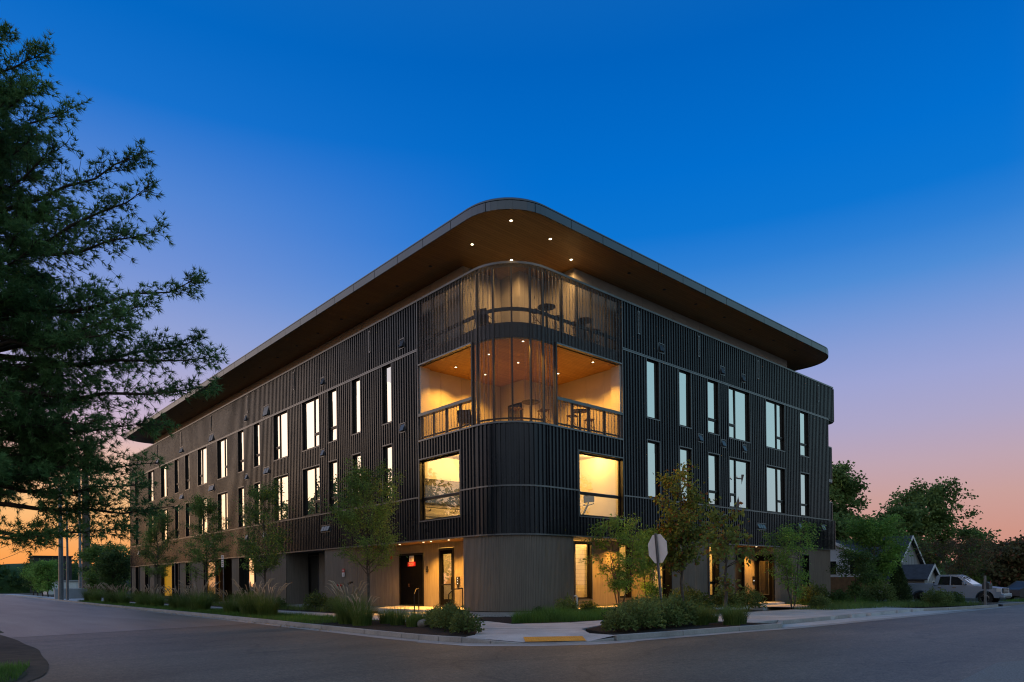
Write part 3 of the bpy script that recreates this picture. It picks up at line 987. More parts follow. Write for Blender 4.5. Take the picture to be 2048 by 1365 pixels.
def window(fac, s0, s1, z0, z1, layout, left_is_high, dglass=-0.085, glass='glass_coated', parent=B):
    """opening lining + frame bars + panes; a is measured from the viewer's left"""
    w = s1 - s0
    sx = (lambda a: s1 - a) if left_is_high else (lambda a: s0 + a)
    def bx(mb, a0, a1, z0_, z1_, d0, d1):
        p, q = sorted((sx(a0), sx(a1)))
        mb.fbox(fac, p, q, z0_, z1_, d0, d1)
    wn = MB()
    for (a0, a1, y0, y1) in ((0, 0.03, z0, z1), (w - 0.03, w, z0, z1), (0.03, w - 0.03, z1 - 0.03, z1), (0.03, w - 0.03, z0, z0 + 0.03)):
        bx(wn, a0, a1, y0, y1, min(-0.2, dglass - .06), 0.058)
    wo = wn.build('window', 'frame_black', parent)
    for a0, a1 in ((-0.035, 0.0), (w, w + 0.035)):
        tr = MB(); bx(tr, a0, a1, z0, z1, 0.0, 0.064); tr.build('jamb_trim', 'trim_metal', wo)
    hd = MB(); bx(hd, -0.035, w + 0.035, z1, z1 + 0.04, 0.0, 0.066); hd.build('head_trim', 'trim_metal', wo)
    sl = MB(); bx(sl, -0.035, w + 0.035, z0 - 0.04, z0, 0.0, 0.07); sl.build('sill', 'trim_metal', wo)
    fr = MB()
    f0, f1 = dglass - 0.04, dglass + 0.035
    for (a0, a1, y0, y1) in ((0.031, 0.085, z0 + .031, z1 - .031), (w - 0.085, w - 0.031, z0 + .031, z1 - .031), (0.085, w - 0.085, z1 - 0.085, z1 - 0.031), (0.085, w - 0.085, z0 + 0.031, z0 + 0.085)):
        bx(fr, a0, a1, y0, y1, f0, f1)
    fr.build('frame', 'frame_black', wo)
    h = z1 - z0
    zt = z0 + 0.265 * h
    cells = []
    def pane(a0, a1, y0, y1):
        mb = MB(); p, q = sorted((sx(a0), sx(a1)))
        j = RND.uniform(-0.006, 0.006); j2 = RND.uniform(-0.006, 0.006)
        V = [fac(p, y0, dglass + j), fac(q, y0, dglass - j), fac(q, y1, dglass - j2), fac(p, y1, dglass + j2)]
        mb.add(V, [(0, 1, 2, 3)]); mb.build('pane', glass, wo)
    def bar_h(a0, a1, z):
        mb = MB(); bx(mb, a0, a1, z - 0.055, z + 0.055, f0, f1 + 0.012); mb.build('transom', 'frame_black', wo)
        mb = MB(); bx(mb, a0, a1, z + 0.056, z + 0.078, f0, f1 + 0.02); mb.build('transom', 'trim_metal', wo)
    if layout == 'f':
        pane(.08, w - .08, z0 + .08, z1 - .08)
    elif layout == 't':
        pane(.08, w - .08, z0 + .08, zt); pane(.08, w - .08, zt, z1 - .08); bar_h(.085, w - .085, zt)
    elif layout == 'T':       # gym: low transom
        zt = z0 + 0.36 * h
        pane(.08, w - .08, z0 + .08, zt); pane(.08, w - .08, zt, z1 - .08); bar_h(.085, w - .085, zt)
    elif layout in ('Nl', 'Nr'):
        am = 0.36 * w if layout == 'Nl' else 0.64 * w
        mb = MB(); bx(mb, am - 0.045, am + 0.045, z0 + .085, z1 - .085, f0, f1 + 0.012); mb.build('mullion', 'frame_black', wo)
        na, nb = (.08, am) if layout == 'Nl' else (am, w - .08)
        wa, wb = (am, w - .08) if layout == 'Nl' else (.08, am)
        pane(wa, wb, z0 + .08, z1 - .08); pane(na, nb, z0 + .08, zt); pane(na, nb, zt, z1 - .08); bar_h(na + .03, nb - .03, zt)
    return wo


for a, b_, lay in WIN_L:
    for z0, z1 in ROWS: window(facL, a, b_, z0, z1, lay, True)
for a, b_, lay in WIN_R:
    for z0, z1 in ROWS: window(facR, a, b_, z0, z1, lay, False)
window(facL, 3.09, 6.05, 4.27, 7.03, 'T', True, -0.16, 'glass_clear')
window(facR, 3.92, 6.88, 4.27, 7.03, 'T', False, -0.16, 'glass_clear')


# dryer / kitchen vents with sheet-metal hoods, scupper slots
def vent(fac, s, z0, z1, nh=1, w=0.46):
    mb = MB()
    s0, s1 = s - w / 2, s + w / 2
    mb.fbox(fac, s0, s1, z0, z0 + .035, 0, .075).fbox(fac, s0, s1, z1 - .035, z1, 0, .075).fbox(fac, s0, s0 + .03, z0 + .035, z1 - .035, 0, .07).fbox(fac, s1 - .03, s1, z0 + .035, z1 - .035, 0, .07)
    v = mb.build('vent', 'trim_metal', B)
    MB().fbox(fac, s0 + .03, s1 - .03, z0 + .035, z1 - .035, 0.044, 0.048).build('back_plate', 'frame_black', v)
    n = nh; ww = (w - .1) / n
    for i in range(n):
        a = s0 + .05 + i * ww; b2 = a + ww * 0.86
        zt, zb = z1 - .06, z0 + .08
        V = [fac(a, zb, .05), fac(b2, zb, .05), fac(b2, zt, .05), fac(a, zt, .05), fac(a, zb, .17), fac(b2, zb, .17)]
        MB().add(V, [(3, 2, 5, 4), (0, 3, 4), (1, 5, 2), (0, 4, 5, 1)]).build('hood', 'fascia_metal', v)


for s in (7.36, 15.27, 26.3): vent(facL, s, 12.41, 12.88)
vent(facL, 23.0, 12.13, 12.84, 1, 0.9); vent(facL, 32.98, 12.1, 12.72, 2, 1.0); vent(facL, 40.1, 12.3, 12.8, 2, .9); vent(facL, 46.9, 12.3, 12.8, 2, .9)
for s in (7.38, 15.36, 26.3): vent(facL, s, 8.5, 8.95)
vent(facL, 23.0, 8.46, 8.95, 2, 0.9); vent(facL, 33.1, 8.43, 8.95, 3, 1.1); vent(facL, 40.2, 8.5, 8.98, 2, .9)
vent(facL, 15.1, 4.32, 4.72, 3, 1.0)
for s in (23.45, 26.4, 46.7): vent(facL, s, 4.4, 4.9)
vent(facL, 33.3, 4.3, 4.75, 2, .9); vent(facL, 53.4, 4.4, 4.9)
for s in (9.88, 15.37, 17.56): vent(facR, s, 12.44, 12.92)
for s in (13.2, 15.41, 17.57): vent(facR, s, 8.56, 9.0)
vent(facR, 15.38, 4.55, 5.0); vent(facR, 19.37, 4.31, 4.7, 3, 0.95); vent(facR, 24.2, 4.5, 4.95); vent(facR, 27.48, 4.58, 5.02, 2, .6)


def slot(fac, s):
    mb = MB()
    z0, z1, w = 12.95, 14.03, 0.17
    mb.fbox(fac, s - w / 2, s - w / 2 + .04, z0, z1, 0, .085).fbox(fac, s + w / 2 - .04, s + w / 2, z0, z1, 0, .085).fbox(fac, s - w / 2 + .04, s + w / 2 - .04, z0, z0 + .06, 0, .085).fbox(fac, s - w / 2 + .04, s + w / 2 - .04, z1 - .06, z1, 0, .085)
    o = mb.build('scupper_slot', 'trim_metal', B)
    MB().fbox(fac, s - w / 2 + .04, s + w / 2 - .04, z0 + .06, z1 - .06, 0.044, 0.05).build('back_plate', 'frame_black', o)


for s in (10.22, 18.92, 25.95, 33.03, 40.1, 46.97, 53.6): slot(facL, s)
for s in (8.13, 13.12, 19.18, 26.95): slot(facR, s)


# ---- corner bay: gym, balcony, roof terrace
def bay_poly(off, xr=7.0, yl=6.2):
    P = [(off, yl), (off, RC)]
    r = RC - off
    P += [(RC - r * math.cos(a * PI / 24), RC - r * math.sin(a * PI / 24)) for a in range(1, 12)]
    P += [(RC, off), (xr, off), (xr, yl)]
    return P


MB().prism(bay_poly(0.06), 3.44, 3.7).build('floor_slab', 'interior_floor', B)
MB().prism(bay_poly(0.06), 7.32, 7.84).build('floor_slab', 'interior_white', B)
MB().prism(bay_poly(0.06), 7.84, 7.93).build('floor_slab', 'interior_floor', B)
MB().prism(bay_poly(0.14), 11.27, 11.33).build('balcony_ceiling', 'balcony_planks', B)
MB().prism(bay_poly(0.10), 11.335, 11.92).build('terrace_deck', 'dark_trim', B)
# gym walls
g = MB(); g.box(0.1, 7.1, 6.12, 6.2, 3.7, 7.32); g.build('interior_wall', 'interior_white', B)
g = MB(); g.box(6.95, 7.03, 0.1, 6.1, 3.7, 7.32); g.build('interior_wall', 'interior_white', B)
MB().box(0.3, 6.9, 6.09, 6.118, 4.50, 4.53).build('wall_rail', 'trim_metal', B)
# balcony walls: pale panels with open joints, notched back corner
bw = [((0.05, 6.15), (4.95, 6.15)), ((4.95, 6.15), (4.95, 4.4)), ((4.95, 4.4), (6.95, 4.4)), ((6.95, 4.4), (6.95, 0.05))]
for (x0, y0), (x1, y1) in bw:
    L = math.dist((x0, y0), (x1, y1)); n = max(1, round(L / 1.2))
    for i in range(n):
        t0, t1 = i / n + 0.006 / L, (i + 1) / n - 0.006 / L
        a = (x0 + (x1 - x0) * t0, y0 + (y1 - y0) * t0); c = (x0 + (x1 - x0) * t1, y0 + (y1 - y0) * t1)
        nx, ny = (0, 0.05) if abs(y1 - y0) < 1e-6 else (0.05, 0)
        MB().hexa([(a[0], a[1], 7.95), (c[0], c[1], 7.95), (c[0] + nx, c[1] + ny, 7.95), (a[0] + nx, a[1] + ny, 7.95),
                   (a[0], a[1], 11.265), (c[0], c[1], 11.265), (c[0] + nx, c[1] + ny, 11.265), (a[0] + nx, a[1] + ny, 11.265)]).build('wall_panel', 'white_panel', B)
MB().box(0.05, 7.15, 6.21, 6.3, 7.9, 11.9).box(7.01, 7.1, 0.05, 6.2, 7.9, 11.9).build('party_wall', 'core_dark', B)
# balcony glazed door in the notch
dm = MB(); dm.box(4.92, 4.945, 4.55, 5.55, 8.0, 10.2); d = dm.build('balcony_door', 'frame_black', B)
MB().box(4.90, 4.915, 4.65, 5.45, 8.1, 10.1).build('pane', 'glass_dark', d)

# guards: top rail, bottom rail, posts; perforated corrugated sheets in front
PRIB = ((0.0, 0.0), (0.098, 0.0), (0.112, 0.042), (0.180, 0.042), (0.194, 0.0))


def screen(fac, s0, s1, z0, z1, n):
    for i in range(n):
        a = s0 + (s1 - s0) * i / n; b_ = s0 + (s1 - s0) * (i + 1) / n
        corrugated(fac, a + .004, b_ - .004, z0, z1).build('screen_panel', 'perforated_screen', B)


screen(facL, RC, 6.08, 11.36, ZP - 0.01, 4); screen(facR, RC, 6.88, 11.36, ZP - 0.01, 5); screen(facA, 0, ARC, 11.36, ZP - 0.01, 4)
screen(facA, 0.0, ARC, 7.92, 11.36, 4); screen(facR, RC, 2.62, 7.92, 11.36, 1); screen(facL, RC, 2.22, 7.92, 11.36, 1)
screen(facL, 2.22, 6.08, 7.92, 9.0, 4); screen(facR, 2.62, 6.88, 7.92, 9.0, 4)


def posts(fac, ss, z0, z1):
    for s in ss:
        MB().fbox(fac, s - 0.035, s + 0.035, z0, z1, -0.16, -0.06).build('screen_post', 'dark_trim', B)


posts(facA, [0.05, ARC * .28, ARC * .53, ARC * .78, ARC - 0.05], 7.92, 14.12)
posts(facL, [3.1, 4.1, 5.1, 6.0], 11.4, 14.12); posts(facR, [3.1, 4.05, 5.0, 5.95, 6.8], 11.4, 14.12)
posts(facL, [2.26, 3.2, 4.15, 5.1, 6.0], 7.92, 9.0); posts(facR, [2.66, 3.7, 4.75, 5.8, 6.8], 7.92, 9.0)
MB().fbox(facL, 2.19, 2.25, 7.92, 11.36, -0.10, 0.06).build('screen_post', 'dark_trim', B)
MB().fbox(facR, 2.59, 2.65, 7.92, 11.36, -0.10, 0.06).build('screen_post', 'dark_trim', B)
trim_run(facL, 2.22, 6.08, 8.99, 9.12, -0.16, 0.07, 'handrail', 'fascia_metal', 6)
trim_run(facR, 2.62, 6.88, 8.99, 9.12, -0.16, 0.07, 'handrail', 'fascia_metal', 6)
trim_run(facL, 2.22, 6.08, 8.03, 8.09, -0.14, -0.08, 'bottom_rail', 'dark_trim', 6)
trim_run(facR, 2.62, 6.88, 8.03, 8.09, -0.14, -0.08, 'bottom_rail', 'dark_trim', 6)
trim_run(facA, 0, ARC, 8.03, 8.09, -0.14, -0.08, 'bottom_rail', 'dark_trim', 6)
for fac, a, b_ in ((facL, RC, 6.05), (facA, 0, ARC), (facR, RC, 6.85)):
    trim_run(fac, a, b_, 12.42, 12.55, -0.24, -0.17, 'handrail', 'dark_trim', 6)
trim_run(facL, 2.22, 6.08, 11.30, 11.36, -0.1, 0.06, 'belt_trim'); trim_run(facR, 2.62, 6.88, 11.30, 11.36, -0.1, 0.06, 'belt_trim')
MB().fbox(facL, 6.0, 6.08, 7.92, 11.3, -0.55, -0.03).build('jamb_panel', 'white_panel', B)
MB().fbox(facR, 6.8, 6.88, 7.92, 11.3, -0.55, -0.03).build('jamb_panel', 'white_panel', B)

# ---- penthouse walls set back, roof with rounded corners
PH = [((0.80, 51.0), (0.80, 3.80)), ((0.80, 3.80), (3.0, 3.80)), ((3.0, 3.80), (3.0, 2.55)), ((3.0, 2.55), (4.62, 2.55)), ((4.62, 2.55), (4.62, 0.78)), ((4.62, 0.78), (24.45, 0.78)), ((24.45, 0.78), (24.45, 14))]
for (x0, y0), (x1, y1) in PH:
    L = math.dist((x0, y0), (x1, y1)); n = max(1, round(L / 1.22))
    for i in range(n):
        t0, t1 = i / n + 0.007 / L, (i + 1) / n - 0.007 / L
        a = (x0 + (x1 - x0) * t0, y0 + (y1 - y0) * t0); c = (x0 + (x1 - x0) * t1, y0 + (y1 - y0) * t1)
        t = Vector((x1 - x0, y1 - y0)).normalized(); nx, ny = -t.y * 0.05, t.x * 0.05
        za = 11.93
        MB().hexa([(a[0], a[1], za), (c[0], c[1], za), (c[0] + nx, c[1] + ny, za), (a[0] + nx, a[1] + ny, za),
                   (a[0], a[1], 15.297), (c[0], c[1], 15.297), (c[0] + nx, c[1] + ny, 15.297), (a[0] + nx, a[1] + ny, 15.297)]).build('wall_panel', 'penthouse_panel', B)
pc = MB(); pc.box(0.87, 18, 3.9, 50.9, 11.95, 15.29).box(4.7, 24.38, 0.86, 18, 11.95, 15.29).box(3.08, 5, 2.63, 5, 11.95, 15.29)
pc.build('structural_core', 'core_dark', B)


def roof_outline(o, r=2.1, xr=26.9, yl=53.3):
    P = []
    x0, y0, x1, y1 = -o, -o, xr, yl
    for cxx, cyy, a0 in ((x0 + r, y1 - r, 90), (x0 + r, y0 + r, 180), (x1 - r, y0 + r, 270), (x1 - r, 24, 0)):
        if cyy == 24:
            P.append((x1, 24.0)); continue
        for k in range(13):
            a = math.radians(a0 + k * 7.5)
            P.append((cxx + r * math.cos(a), cyy + r * math.sin(a)))
    P.append((20.0, 24.0)); P.append((20.0, y1))
    return P


RO = 1.45
out = roof_outline(RO)
inn = roof_outline(RO - 0.16, 1.95, 26.74, 53.14)
rf = MB().prism(roof_outline(RO - 0.035, 2.07, 26.86, 53.26), 15.31, 15.64).build('roof', 'dark_trim', B)
mb = MB().add([(x, y, 15.30) for x, y in roof_outline(RO - 0.02, 2.08, 26.88, 53.28)], [tuple(range(len(out)))])
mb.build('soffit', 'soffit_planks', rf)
# lip above the fascia, sloping back
n = len(out)
mb = MB().add([(x, y, 15.652) for x, y in roof_outline(RO + .012, 2.11, 26.91, 53.31)] + [(x, y, 15.70) for x, y in roof_outline(RO + .012, 2.11, 26.91, 53.31)] + [(x, y, 15.83) for x, y in inn],
              [(i, (i + 1) % n, n + (i + 1) % n, n + i) for i in range(n)] + [(n + i, n + (i + 1) % n, 2 * n + (i + 1) % n, 2 * n + i) for i in range(n)] + [tuple(range(2 * n, 3 * n)), tuple(range(n - 1, -1, -1))])
mb.build('roof_edge', 'fascia_metal', rf)
# fascia panels with open joints
fp = [p for p in out if not (p[0] > 19.9 and p[0] < 20.1)]
path = [(20.0, 53.3)] + fp


def fascia(seg):
    mb = MB()
    for a, c in zip(seg[:-1], seg[1:]):
        t = (Vector(c) - Vector(a)).normalized(); nn = Vector((t.y, -t.x))
        mb.hexa([(a[0], a[1], 15.292), (c[0], c[1], 15.292), (c[0] - nn.x * -0.03, c[1] - nn.y * -0.03, 15.292), (a[0] + nn.x * 0.03, a[1] + nn.y * 0.03, 15.292),
                 (a[0], a[1], 15.612), (c[0], c[1], 15.612), (c[0] + nn.x * 0.03, c[1] + nn.y * 0.03, 15.612), (a[0] + nn.x * 0.03, a[1] + nn.y * 0.03, 15.612)])
    mb.build('fascia_panel', 'fascia_metal', rf)


P = [Vector(p) for p in path]
cum = [0.0]
for a, c in zip(P[:-1], P[1:]): cum.append(cum[-1] + (c - a).length)


def at_len(s):
    for i in range(len(P) - 1):
        if s <= cum[i + 1] + 1e-9:
            t = (s - cum[i]) / max(1e-9, cum[i + 1] - cum[i])
            return P[i] + (P[i + 1] - P[i]) * t
    return P[-1]


npan = round(cum[-1] / 1.9)
for k in range(npan):
    s0 = cum[-1] * k / npan + 0.014; s1 = cum[-1] * (k + 1) / npan - 0.014
    ss = [s0] + [c for c in cum if s0 + .01 < c < s1 - .01] + [s1]
    fascia([tuple(at_len(s)) for s in ss])


# ---- recessed downlights: trim ring + glowing lens, each with its own lamp where it is lit
def downlight(x, y, z, lit=True, parent=B, r=0.055, power=0.0, spot=150, col=(1.0, 0.43, 0.05), warm_lens='downlight_glow'):
    ring = MB().lathe((x, y, z - 0.012), [(r * 1.5, 0.0), (r * 1.5, 0.012), (r, 0.012), (r, 0.0)], 14).build('downlight', 'dark_trim' if not lit else 'trim_metal', parent)
    MB().lathe((x, y, z - 0.010), [(r * 0.96, 0.0), (r * 0.9, -0.006)], 12).build('lens', warm_lens if lit else 'frame_black', ring)
    if lit and power > 0:
        ld = bpy.data.lights.new('downlight_lamp', 'SPOT')
        ld.energy = power; ld.color = col; ld.spot_size = math.radians(spot); ld.spot_blend = 0.6; ld.shadow_soft_size = 0.05
        lo = bpy.data.objects.new('downlight_lamp', ld)
        link(lo, parent); lo.location = (x, y, z - 0.03)


for x, y in ((-.14, -.39), (2.0, -.37), (-.1, 2.03), (2.03, 2.0), (3.95, .3)):
    inside = x > 1.0 and y > -.1
    downlight(x, y, 15.297, True, rf, 0.06, 330 if inside else 70, 168 if inside else 120, (1.0, 0.56, 0.19))
for k in range(10): downlight(6.9 + 2.66 * k, -0.5, 15.297, False, rf) if 6.9 + 2.66 * k < 25 else None
for k in range(17): downlight(-0.25, 4.75 + 2.66 * k, 15.297, False, rf) if 4.75 + 2.66 * k < 52 else None
for x, y in ((1.28, 5.0), (3.02, 5.0), (1.28, 2.68), (3.01, 2.70), (1.3, .55), (5.53, 2.67), (5.52, .5)):
    downlight(x, y, 11.262, True, B, 0.05, 720, 120, (1.0, 0.43, 0.05))
for x in (1.2, 2.9, 4.6, 6.2):
    for y in (1.3, 3.0, 4.8):
        if (x, y) != (1.2, 1.3): downlight(x, y, 7.312, True, B, 0.06, 0, warm_lens='room_light')


def lamp(x, y, z, e, r=0.05, col=(1.0, 0.53, 0.115), parent=B):
    ld = bpy.data.lights.new('room_lamp', 'POINT'); ld.energy = e; ld.color = col; ld.shadow_soft_size = r
    o = bpy.data.objects.new('room_lamp', ld); link(o, parent); o.location = (x, y, z)


for x, y in ((1.2, 4.8), (2.9, 3.0), (2.9, 4.8), (4.6, 1.3), (4.6, 3.0), (6.2, 1.3)): lamp(x, y, 7.22, 140)
# ---- ground floor: fluted cladding, recesses, doors, lit rooms
FLUTE = ((0.0, 0.0), (0.024, 0.0), (0.029, 0.018), (0.052, 0.018), (0.057, 0.0))
ZB = 0.30


def fluted(fac, s0, s1, z0=ZB, z1=3.38, off=-0.04, wmax=1.22, nm='fluted_panel'):
    n = max(1, math.ceil((s1 - s0) / wmax - 0.05))
    for i in range(n):
        a = s0 + (s1 - s0) * i / n; b_ = s0 + (s1 - s0) * (i + 1) / n
        corrugated(fac, a + .003, b_ - .003, z0, z1, off, FLUTE, 0.075).build(nm, 'fluted_wood', B)


fluted(facL, RC, 3.0); fluted(facR, RC, 3.6); fluted(facA, 0, ARC)
# concrete plinth under the drum
dr = [(0.05, 3.0), (0.05, RC)] + [(RC - 2.0 * math.cos(a * PI / 24), RC - 2.0 * math.sin(a * PI / 24)) for a in range(1, 12)] + [(RC, 0.05), (3.6, 0.05), (3.6, 1.2), (1.7, 1.2), (1.7, 3.0)]
MB().prism(dr, -0.3, ZB - 0.03).build('plinth', 'plinth_concrete', B)
MB().prism([(x + (1.7 - x) * .01, y + (1.7 - y) * .01) for x, y in dr], ZB - 0.03, 3.41).build('structural_core', 'core_dark', B)
facLi = lambda s, z, d: (1.6 - d, s, z)       # back wall of the left porch
facRi = lambda s, z, d: (s, 1.15 - d, z)
fluted(lambda s, z, d: (s, 3.0 + d, z), 0.05, 1.6, off=0.0)
fluted(lambda s, z, d: (3.6 + d, s, z), 0.05, 1.15, off=0.0)
fluted(facLi, 3.0, 5.68, off=0); fluted(facLi, 6.92, 8.14, off=0)
fluted(facLi, 5.68, 6.92, 3.14, 3.38, 0); fluted(facLi, 8.14, 10.36, 2.97, 3.38, 0)


def facS(s, z, d):        # S-curve from the porch back wall out to the facade plane
    t = min(max((s - 10.36) / 3.2, 0), 1)
    k = 0.5 + 0.5 * math.cos(PI * t)
    return (0.02 + 1.58 * k - d, s, z)


fluted(facS, 10.36, 13.56, off=0.0, wmax=0.55); fluted(facL, 13.56, 15.42)
MB().prism([(1.5, 10.4)] + [(facS(10.36 + i * .2, 0, -.05)[0], 10.36 + i * .2) for i in range(17)] + [(0.06, 15.4), (1.6, 15.4)], -0.3, ZB - .01).build('plinth', 'plinth_concrete', B)
# ground floor soffits
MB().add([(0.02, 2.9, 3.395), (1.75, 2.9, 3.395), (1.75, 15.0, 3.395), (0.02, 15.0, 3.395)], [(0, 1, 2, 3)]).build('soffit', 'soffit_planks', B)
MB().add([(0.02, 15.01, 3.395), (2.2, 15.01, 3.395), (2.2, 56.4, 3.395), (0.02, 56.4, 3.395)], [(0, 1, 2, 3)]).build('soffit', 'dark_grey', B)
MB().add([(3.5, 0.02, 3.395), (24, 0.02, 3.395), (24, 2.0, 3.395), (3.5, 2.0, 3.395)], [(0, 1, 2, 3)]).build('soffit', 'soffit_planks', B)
for y in (4.75, 6.1, 6.7): downlight(0.58, y, 3.39, True, B, 0.05, 760, 122)
downlight(0.7, 8.9, 3.39, True, B, 0.05, 260, 120)
downlight(5.35, 0.40, 3.39, True, B, 0.05, 760, 122); downlight(7.3, 0.40, 3.39, True, B, 0.05, 760, 122)
downlight(19.9, 0.55, 3.39, True, B, 0.05, 760, 122)


# doors on the left porch
def rect_frame(mb, fac, s0, s1, z0, z1, w, d0, d1):
    mb.fbox(fac, s0, s0 + w, z0, z1, d0, d1).fbox(fac, s1 - w, s1, z0, z1, d0, d1).fbox(fac, s0 + w, s1 - w, z1 - w, z1, d0, d1).fbox(fac, s0 + w, s1 - w, z0, z0 + w, d0, d1)
    return mb


sd = rect_frame(MB(), facLi, 8.16, 10.34, 0.33, 2.96, 0.07, -0.12, 0.03).build('service_door', 'frame_black', B)
for a, b_ in ((8.24, 9.245), (9.255, 10.26)):
    lf = MB().fbox(facLi, a, b_, 0.40, 2.88, -0.06, -0.02).build('door_leaf', 'door_black', sd)
MB().tube([(1.56, 9.38, 1.30), (1.53, 9.38, 1.30), (1.53, 9.38, 1.45)], 0.012).build('handle', 'brass', sd)
gd = rect_frame(MB(), facLi, 5.71, 6.88, 0.33, 3.12, 0.10, -0.12, 0.03).build('entry_door', 'frame_black', B)
MB().fbox(facLi, 5.81, 6.78, 2.84, 3.025, -0.08, 0.0).fbox(facLi, 5.81, 6.78, 0.43, 0.70, -0.08, 0.0).fbox(facLi, 5.81, 5.93, 0.70, 2.86, -0.08, 0.0).fbox(facLi, 6.64, 6.78, 0.70, 2.86, -0.08, 0.0).build('door_leaf', 'door_black', gd)
MB().fbox(facLi, 5.94, 6.63, 0.70, 2.86, -0.045, -0.04).build('pane', 'glass_clear', gd)
MB().fbox(facLi, 5.90, 6.66, 1.36, 1.41, -0.02, 0.04).fbox(facLi, 5.86, 5.92, 1.15, 1.75, -0.0, 0.05).build('push_bar', 'frame_black', gd)
MB().box(1.75, 4.2, 4.6, 4.66, 0.3, 3.3).box(1.75, 4.2, 8.1, 8.16, 0.3, 3.3).box(4.2, 4.26, 4.6, 8.16, 0.3, 3.3).box(1.75, 4.26, 4.6, 8.16, 3.3, 3.36).build('interior_wall', 'interior_white', B)
MB().box(1.75, 4.26, 4.6, 8.16, 0.26, 0.31).build('floor_slab', 'interior_floor', B)
lamp(3.0, 6.6, 3.2, 105)
MB().box(4.14, 4.2, 7.55, 7.72, 1.62, 1.82).build('alarm_pull', 'sign_red', B)
MB().box(4.14, 4.2, 7.78, 7.88, 2.72, 2.95).build('exit_light', 'brass', B)

# wall-mounted things by the doors
o = MB().fbox(facS, 10.80, 10.98, 2.73, 2.93, 0.014, 0.07).build('alarm_box', 'sign_red'); tag(o, 'small red fire alarm box on the fluted wall beside the black service door', 'alarm')
k = empty('door_bell', (1.58, 7.82, 2.0)); tag(k, 'black key lock box and bell on amber wall between the two doors', 'lock box')
MB().box(-.05, .0, -.075, .075, .0, .17).build('case', 'black_plastic', k); MB().box(-.045, .0, -.045, .045, .17, .29).build('cap', 'black_plastic', k); MB().lathe((-.055, 0, .09), [(.02, 0), (.02, .01)], 10, 'X').build('key_hole', 'galvanised', k)
k = empty('intercom', (1.58, 5.38, 1.25)); tag(k, 'black entry intercom panel with small lights beside the glass door', 'intercom')
MB().box(-.05, .0, -.10, .10, .12, .50).build('case', 'black_plastic', k); MB().box(-.045, 0, -.05, .05, 0, .12).build('handset', 'black_plastic', k)
for zz in (.18, .30, .42): MB().box(-.056, -.05, -.012, .012, zz, zz + .025).build('button', 'keypad_light', k)
k = empty('door_sign', (1.61, 9.19, 2.32)); tag(k, 'white and red fire sprinkler riser room sign on the black service door', 'sign')
MB().box(-.04, -.035, -.21, .21, 0.23, 0.53).build('plate', 'sign_white', k); MB().box(-.042, -.035, -.34, .34, 0, 0.225).build('plate', 'sign_red', k)
text('FIRE ALARM', .062, (-.043, 0, .42), 'X', 'sign_red', k); text('PANEL', .062, (-.043, 0, .32), 'X', 'sign_red', k)
text('FIRE SPRINKLER', .072, (-.045, 0, .155), 'X', 'sign_white', k); text('RISER ROOM', .072, (-.045, 0, .065), 'X', 'sign_white', k)
k = empty('hydrant_sign', (-0.005, 13.28, 1.86)); tag(k, 'small red and white fire department connection sign on fluted wall', 'sign')
MB().box(-.012, 0, -.13, .13, 0, .22).build('plate', 'sign_white', k); MB().box(-.013, 0, -.13, .13, .225, .42).build('plate', 'sign_red', k)
text('FDC', .12, (-.016, 0, .32), 'X', 'sign_white', k)
MB().add([(-.016, -.02, .17), (-.016, .02, .17), (-.016, .02, .10), (-.016, .05, .10), (-.016, 0, .04), (-.016, -.05, .10), (-.016, -.02, .10)], [(0, 1, 2, 3, 4, 5, 6)]).build('arrow', 'frame_black', k)
for nm, y, z, br in (('fire_hose_connection', 13.35, 1.40, True), ('hose_bib', 12.3, 1.5, False)):
    k = empty(nm, (-0.01, y, z)); tag(k, 'twin brass fire hose inlets with red caps low on the fluted wall' if br else 'single dark hose outlet right of the twin fire inlets', 'hose inlet')
    for dy in ((-.16, .16) if br else (0,)):
        MB().tube([(0.0, dy * .4, .05), (-.1, dy * .6, .05), (-.2, dy, 0)], .05, 10).build('pipe', 'brass' if br else 'black_plastic', k)
        MB().tube([(-.2, dy, 0), (-.25, dy * 1.1, -.02)], .06, 12).build('cap', 'sign_red' if br else 'chrome', k)

# porch, steps, rails
MB().prism([(-.87, 2.95), (1.62, 2.95), (1.62, 10.4), (-.2, 9.2), (-.87, 8.4)], -0.05, 0.33).build('porch', 'concrete', B, bevel=.01)
MB().prism([(-1.70, 2.1), (-.86, 2.1), (-.86, 4.9), (-1.70, 4.9)], 0.0, 0.235).build('step', 'concrete', B, bevel=.01)
MB().prism([(-2.7, 1.0), (0.0, 1.0), (0.0, 2.1), (-1.72, 2.1), (-1.72, 8.6), (-2.7, 8.6)], 0.0, 0.14).build('walk_slab', 'concrete', pavement)
def stair_rail(p, label):
    k = empty('handrail', (0, 0, 0)); tag(k, label, 'handrail', 'black stair rails by the porch')
    (x0, y0), (x1, y1) = p
    MB().tube([(x0, y0, .12), (x0, y0, 1.02)], .022, 8).build('post', 'frame_black', k); MB().tube([(x1, y1, .3), (x1, y1, 1.25)], .022, 8).build('post', 'frame_black', k)
    MB().tube([(x0, y0, 1.02), (x0 + (x1 - x0) * .35, y0 + (y1 - y0) * .35, 1.22), (x1, y1, 1.25)], .022, 8).build('rail', 'frame_black', k)
stair_rail(((-1.35, 2.22), (-.72, 2.12)), 'black steel stair rail right of the porch steps by the drum')
stair_rail(((-1.75, 4.05), (-.85, 5.05)), 'black steel stair rail left of the porch steps before service door')

